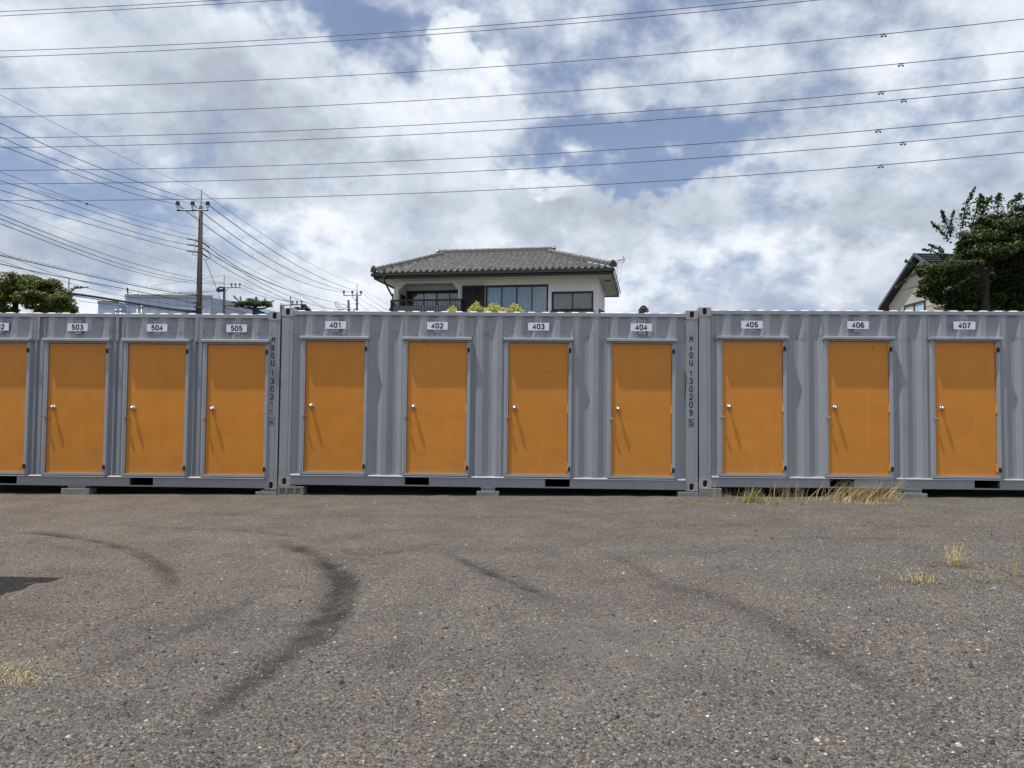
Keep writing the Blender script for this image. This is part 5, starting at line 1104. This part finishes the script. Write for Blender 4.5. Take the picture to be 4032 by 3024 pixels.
t = pole('dark stub pole carrying a white street lamp in front of the far pole', 85.0, z9(1122, 935), z9(1138, 1310), .125, .14, None, None, (), [(*z9(1130, 1255), 18, .10), (*z9(1130, 1100), 10, .06)],
     [('lamp_arm', [[z9(985, 1075), z9(1075, 1075)], [z9(1000, 1075), z9(1000, 1135), z9(1075, 1135)]], .03, 'galv'), ('drooping_cables', [[z9(1085, 1180), z9(1030, 1215), z9(975, 1268), z9(880, 1300), z9(800, 1300), z9(745, 1260), z9(660, 1140), z9(650, 1030), z9(690, 1000), z9(720, 1020)], [z9(970, 1270), z9(830, 1270), z9(760, 1190), z9(725, 1100), z9(735, 1060)], [z9(950, 1250), z9(860, 1190), z9(820, 1120), z9(815, 1050)]], .028, 'cable_black')])
c = at(*z9(930, 1073), 85) - Vector(t.location); MB().ball(c, .18, 10, 6, (1.0, .6, .42)).build('lamp_head', M['plate'], t, smooth=True)
# thin mast by the left tree
b = at(272, 1150, 40); mt_ = thing('roof_mast', 'thin dark mast rising beside the round clipped tree', 'mast', (b.x, b.y, -.2))
MB().tube([Vector((0, 0, 0)), at(272, 1096, 40) - Vector(mt_.location)], .022, 6).build('mast_tube', M['cable_black'], mt_); MB().tube([at(268, 1113, 40) - Vector(mt_.location), at(277, 1118, 40) - Vector(mt_.location)], .015, 5).build('mast_bracket', M['cable_black'], mt_)
# antler-like dark finial at the left of the house
b = at(1535, 1228, 30); fi = thing('roof_finial', 'small dark pointed post tip standing left of the balcony', 'post', (b.x, b.y, 0)); MB().tube([Vector((0, 0, 0)), at(1534, 1222, 30) - Vector(fi.location), at(1537, 1210, 30) - Vector(fi.location)], [.05, .04, .008], 6).build('post_tip', M['bark'], fi)

# ------------------------------------------------------------------ wires
def wire(label, pts, d0, d1, rad=.014, mat='cable', group='overhead wires', ext=(0, 0), name='overhead_wire', sag=None):
    """pts in photo pixels; depth runs d0 -> d1 along the wire like a straight span"""
    xs = np.array([p[0] for p in pts], float); ys = np.array([p[1] for p in pts], float)
    deg = min(len(pts) - 1, 3 if len(pts) > 3 else 2); sc_ = (xs - xs[0]) / (xs[-1] - xs[0]); co = np.polyfit(sc_, ys, deg)
    n_ = 28; T_ = np.linspace(0, 1, n_); X_ = xs[0] + (xs[-1] - xs[0]) * T_; Y_ = np.polyval(co, T_)
    P_ = [at(x, y, 1 / ((1 - t) / d0 + t / d1)) for x, y, t in zip(X_, Y_, T_)]
    if ext[0]: P_ = [P_[0] + (P_[0] - P_[1]).normalized() * ext[0]] + P_
    if ext[1]: P_ = P_ + [P_[-1] + (P_[-1] - P_[-2]).normalized() * ext[1]]
    o = P_[0]; w_ = thing(name, label, 'wire', tuple(o), group=group)
    MB().tube([p - o for p in P_], rad, 5).build('strand', M[mat], w_, smooth=True)
    return w_, (lambda px: (lambda t: at(px, float(np.polyval(co, t)), 1 / ((1 - t) / d0 + t / d1)))((px - xs[0]) / (xs[-1] - xs[0])))
GHV = 'high voltage lines crossing the sky'
HV = [('topmost high voltage line, leaving the frame at the upper left', [(0, 45.6), (435, 25), (870, 0)], None),
      ('second line from the top, leaving the frame left of centre', [(0, 63), (560, 33), (1112, 0)], None),
      ('third line from the top, upper one of the close pair', [(0, 200.5), (2016, 92.5), (3018, 0)], None),
      ('fourth line from the top, lower one of the close pair', [(0, 225), (2016, 112), (3219, 0)], None),
      ('fifth line from the top, highest one with a damper at the right', [(0, 350), (2016, 258), (4032, 75)], 1606),
      ('sixth line from the top with a damper near the right edge', [(0, 461), (2016, 373.5), (4032, 201.5)], 1680),
      ('seventh line from the top, damper left of the one below it', [(0, 544), (2016, 472), (4032, 305)], 1594),
      ('eighth line from the top, just under the seventh', [(0, 581.5), (2016, 509), (4032, 344.5)], 1693),
      ('ninth line from the top, third from the bottom', [(0, 671), (2016, 613), (4032, 456)], 1582),
      ('tenth line from the top, second from the bottom', [(0, 724.5), (2016, 667), (4032, 516)], 1690),
      ('lowest of the high voltage lines crossing the whole sky', [(0, 789), (2016, 745), (4032, 599)], 1593)]
for lab, pts, dm in HV:
    x1 = pts[-1][0]; d1 = 1 / (1 / 38 + (1 / 30 - 1 / 38) * x1 / 4032)
    w_, fn = wire(lab, pts, 38.0, d1, .0150, 'cable', GHV, (25, 25), 'power_line')
    if dm:
        x = 2016 + dm / 1.0972; c = fn(x) - Vector(w_.location); tdir = (fn(x + 20) - fn(x - 20)).normalized()
        mb = MB(); mb.tube([c + Vector((0, 0, .02)), c - Vector((0, 0, .055))], .022, 6); mb.tube([c - tdir * .13, c + tdir * .13], .020, 6)
        lo = c - Vector((0, 0, .065)); mb.tube([lo - tdir * .085 - Vector((0, 0, .02)), lo + tdir * .085 - Vector((0, 0, .02))], .009, 5)
        for s in (-1, 1): mb.tube([lo + tdir * (s * .045) - Vector((0, 0, .018)), lo + tdir * (s * .10) - Vector((0, 0, .03))], .034, 7, .042)
        mb.build('vibration_damper', M['cable_black'], w_)
def q1(x, y): return (x / 1.746, 300 + y / 1.746)
def q5(x, y): return (x / 3.568, 950 + y / 3.568)
GP = 'wires strung between the utility poles'
LW = [('faint ground wire running to the very top of the tallest pole', [q1(0, 127), q1(290, 275), q1(680, 480), q1(1040, 640), q1(1380, 787)], .009, 'cable_pale'),
      ('wire ending at the right insulator of the tallest pole', [q1(0, 322), q1(480, 545), q1(970, 735), q1(1427, 880)], .015, 'cable_black'),
      ('wire ending at the middle insulator of the tallest pole', [q1(0, 417), q1(440, 600), q1(850, 745), q1(1323, 880)], .014, 'cable_black'),
      ('wire ending at the left insulator of the tallest pole', [q1(0, 476), q1(430, 640), q1(800, 772), q1(1220, 880)], .014, 'cable_black'),
      ('wire with a dark joint halfway to the tallest pole', [q1(0, 657), q1(220, 740), q1(598, 877), q1(1000, 1010), q1(1352, 1100)], .010, 'cable'),
      ('faint wire meeting the joint left of the tallest pole', [q1(60, 737), q1(300, 800), q1(598, 875), q1(950, 960), q1(1365, 1047)], .008, 'cable_pale'),
      ('upper strained conductor of three on the left of the tallest pole', [q1(0, 718), q1(400, 850), q1(850, 1000), q1(1290, 1118)], .014, 'cable'),
      ('middle strained conductor of three on the left of the tallest pole', [q1(0, 783), q1(430, 915), q1(850, 1050), q1(1290, 1158)], .014, 'cable'),
      ('lower strained conductor of three on the left of the tallest pole', [q1(0, 848), q1(550, 1000), q1(900, 1100), q1(1290, 1198)], .014, 'cable'),
      ('very faint wire below the three strained conductors', [q1(0, 878), q1(400, 1045), q1(900, 1205), q1(1340, 1330)], .006, 'cable_pale'),
      ('spiral wrapped messenger cable sloping down to the tallest pole', [q1(0, 1233), q1(430, 1330), q1(870, 1428), q1(1370, 1512)], .022, 'cable_pale'),
      ('thin strand just above the spiral wrapped cable', [q1(0, 1224), q1(430, 1318), q1(870, 1416), q1(1370, 1500)], .007, 'cable_pale'),
      ('black service cable passing over the round clipped tree', [q1(0, 1290), q1(180, 1330), q1(470, 1390), q1(870, 1465), q1(1370, 1570)], .018, 'cable_black'),
      ('thin cable crossing the messenger cable near the left edge', [q1(0, 1208), q1(290, 1330), q1(600, 1420), q1(1000, 1510)], .009, 'cable'),
      ('thin cable low over the factory roof', [q1(0, 1265), q1(300, 1370), q1(700, 1480), q1(1370, 1590)], .009, 'cable'),
      ('lowest thin cable left of the tallest pole', [q1(540, 1545), q1(900, 1590), q1(1370, 1640)], .009, 'cable'),
      ('heavy black cable bundle emerging from the round clipped tree', [q1(440, 1490), q1(700, 1525), q1(1000, 1575), q1(1350, 1616)], .055, 'cable_black'),
      ('second strand twisted along the heavy black bundle', [q1(440, 1500), q1(720, 1543), q1(1000, 1588), q1(1350, 1625)], .022, 'cable_black')]
for lab, pts, rad, mt_ in LW:
    x0 = pts[0][0]; d0 = 1 / (1 / 45 + (1 / 30 - 1 / 45) * (790 - x0) / 790)
    w_, fn = wire(lab, pts, d0, 45.0 if pts[-1][0] > 700 else 42.0, rad, mt_, GP, (12 if x0 < 5 else 0, 0))
    if 'dark joint' in lab: MB().ball(fn(342) - Vector(w_.location), .055, 8, 6).build('cable_joint', M['cable_black'], w_)
    if 'spiral wrapped' in lab:
        mb = MB(); px = 8.0; o_ = Vector(w_.location)
        while px < 775: mb.tube([fn(px) - o_ + Vector((0, 0, -.02)), fn(px + 5) - o_ + Vector((0, 0, .07))], .005, 4); px += 23 - px * .007
        mb.build('wrapping_wire', M['cable_pale'], w_)
RW = [('faint ground wire falling right from the top of the tallest pole', [zz(600, 175), zz(900, 385), zz(1250, 630), zz(1810, 980), z9(520, 0), z9(1000, 190), z9(1430, 375)], 45, 120, .016, 'cable_pale'),
      ('conductor from the right insulator of the tallest pole to the far pole', [zz(670, 325), zz(1000, 570), zz(1400, 850), zz(1810, 1090), z9(0, 50), z9(700, 380), z9(1578, 640)], 45, 120, .026, 'cable'),
      ('conductor from the middle insulator to the far pole', [zz(485, 325), zz(600, 405), zz(900, 640), zz(1350, 950), zz(1810, 1170), z9(0, 275), z9(600, 510), z9(1265, 645)], 45, 120, .026, 'cable'),
      ('conductor from the left insulator to the far pole', [zz(310, 325), zz(600, 545), zz(1000, 830), zz(1400, 1060), zz(1810, 1255), z9(0, 480), z9(950, 635)], 45, 120, .026, 'cable'),
      ('thin wire above the lower conductors right of the tallest pole', [zz(600, 740), zz(900, 930), zz(1400, 1210), zz(1810, 1400), z8(1500, 160)], 45, 110, .014, 'cable_pale'),
      ('upper low conductor falling right from the tallest pole', [zz(670, 825), zz(1000, 1050), zz(1350, 1240), zz(1810, 1385), z9(0, 885), z9(750, 1050)], 45, 100, .022, 'cable'),
      ('middle low conductor falling right from the tallest pole', [zz(670, 885), zz(1000, 1090), zz(1400, 1290), zz(1810, 1500), z9(0, 1085), z9(820, 1310)], 45, 100, .022, 'cable'),
      ('lower low conductor falling right from the tallest pole', [zz(655, 945), zz(900, 1095), zz(1300, 1310), zz(1650, 1475)], 45, 75, .018, 'cable'),
      ('second pale low conductor falling behind the containers', [zz(680, 890), zz(950, 1050), zz(1400, 1250), zz(1810, 1400), z9(0, 1200), z9(400, 1320)], 45, 100, .016, 'cable'),
      ('wire from the second pole crossarm toward the short grey post, upper', [zz(1045, 1270), zz(1250, 1350), zz(1450, 1420), zz(1680, 1470)], 95, 70, .024, 'cable'),
      ('wire from the second pole crossarm toward the short grey post, lower', [zz(1045, 1305), zz(1250, 1390), zz(1450, 1440), zz(1660, 1475)], 95, 70, .024, 'cable'),
      ('upper of two wires ending at the second pole crossarm', [q1(0, 950), q1(400, 1105), q1(700, 1220), q1(1000, 1310), q1(1370, 1392), q1(1540, 1422)], 38, 95, .020, 'cable'),
      ('lower of two wires ending at the second pole crossarm', [q1(0, 980), q1(400, 1135), q1(800, 1290), q1(1100, 1362), q1(1370, 1412), q1(1540, 1426)], 38, 95, .020, 'cable'),
      ('third wire running behind the tallest pole to the second pole', [q1(0, 1015), q1(400, 1165), q1(800, 1312), q1(1100, 1385), q1(1370, 1424), q1(1590, 1428)], 38, 95, .020, 'cable'),
      ('slanting guy wire from the tallest pole down to the second pole', [zz(620, 970), zz(690, 1130), zz(760, 1310), zz(835, 1530)], 45, 60, .018, 'cable_pale'),
      ('faint wire rising right to the tip of the second pole', [zz(0, 1283), zz(400, 1228), zz(850, 1160)], 90, 95, .018, 'cable_pale'),
      ('faint wire falling right from the tip of the second pole', [zz(858, 1165), zz(1150, 1260), zz(1500, 1400), zz(1810, 1480)], 95, 90, .016, 'cable_pale'),
      ('dark wire reaching the cable cluster of the second pole from the left', [zz(0, 1390), zz(400, 1362), zz(755, 1342)], 70, 95, .024, 'cable'),
      ('second dark wire reaching the cable cluster of the second pole', [zz(0, 1402), zz(400, 1375), zz(730, 1356)], 70, 95, .018, 'cable'),
      ('cable going right and down from the base of the tallest pole', [zz(600, 1440), zz(720, 1485), zz(835, 1520)], 45, 90, .030, 'cable_pale'),
      ('low cable between the tallest and the second pole', [zz(600, 1530), zz(720, 1570), zz(830, 1590)], 45, 90, .020, 'cable'),
      ('lowest cable right of the second pole in front of the teal wall', [zz(860, 1545), zz(960, 1570), zz(1110, 1610)], 95, 90, .045, 'cable_black'),
      ('upper wire leaving the far pole toward the house', [z9(1595, 672), z9(1843, 850), (1500, 1206), (1540, 1224)], 120, 60, .016, 'cable'),
      ('lower wire leaving the far pole toward the house', [z9(1475, 812), z9(1843, 1080), (1465, 1205), (1500, 1226)], 120, 60, .016, 'cable'),
      ('faint ground wire leaving the tip of the far pole to the right', [z9(1470, 400), z9(1843, 690), (1490, 1176), (1535, 1205)], 120, 60, .010, 'cable_pale'),
      ('thin wire falling right from the lower part of the far pole', [z9(1490, 1000), z9(1560, 1090), z9(1843, 1280)], 120, 90, .018, 'cable'),
      ('horizontal wire joining the street lamp stub and the far pole', [z9(1180, 1072), z9(1380, 1072)], 85, 120, .022, 'cable_pale')]
for lab, pts, d0, d1, rad, mt_ in RW:
    wire(lab, pts, d0, d1, rad, mt_, GP, (12 if pts[0][0] < 2 else 0, 0))
wire('short wire entering the right edge above the tree', [(3990, 775), (4032, 766), (4100, 752)], 24, 23, .010, 'cable_pale', GP)
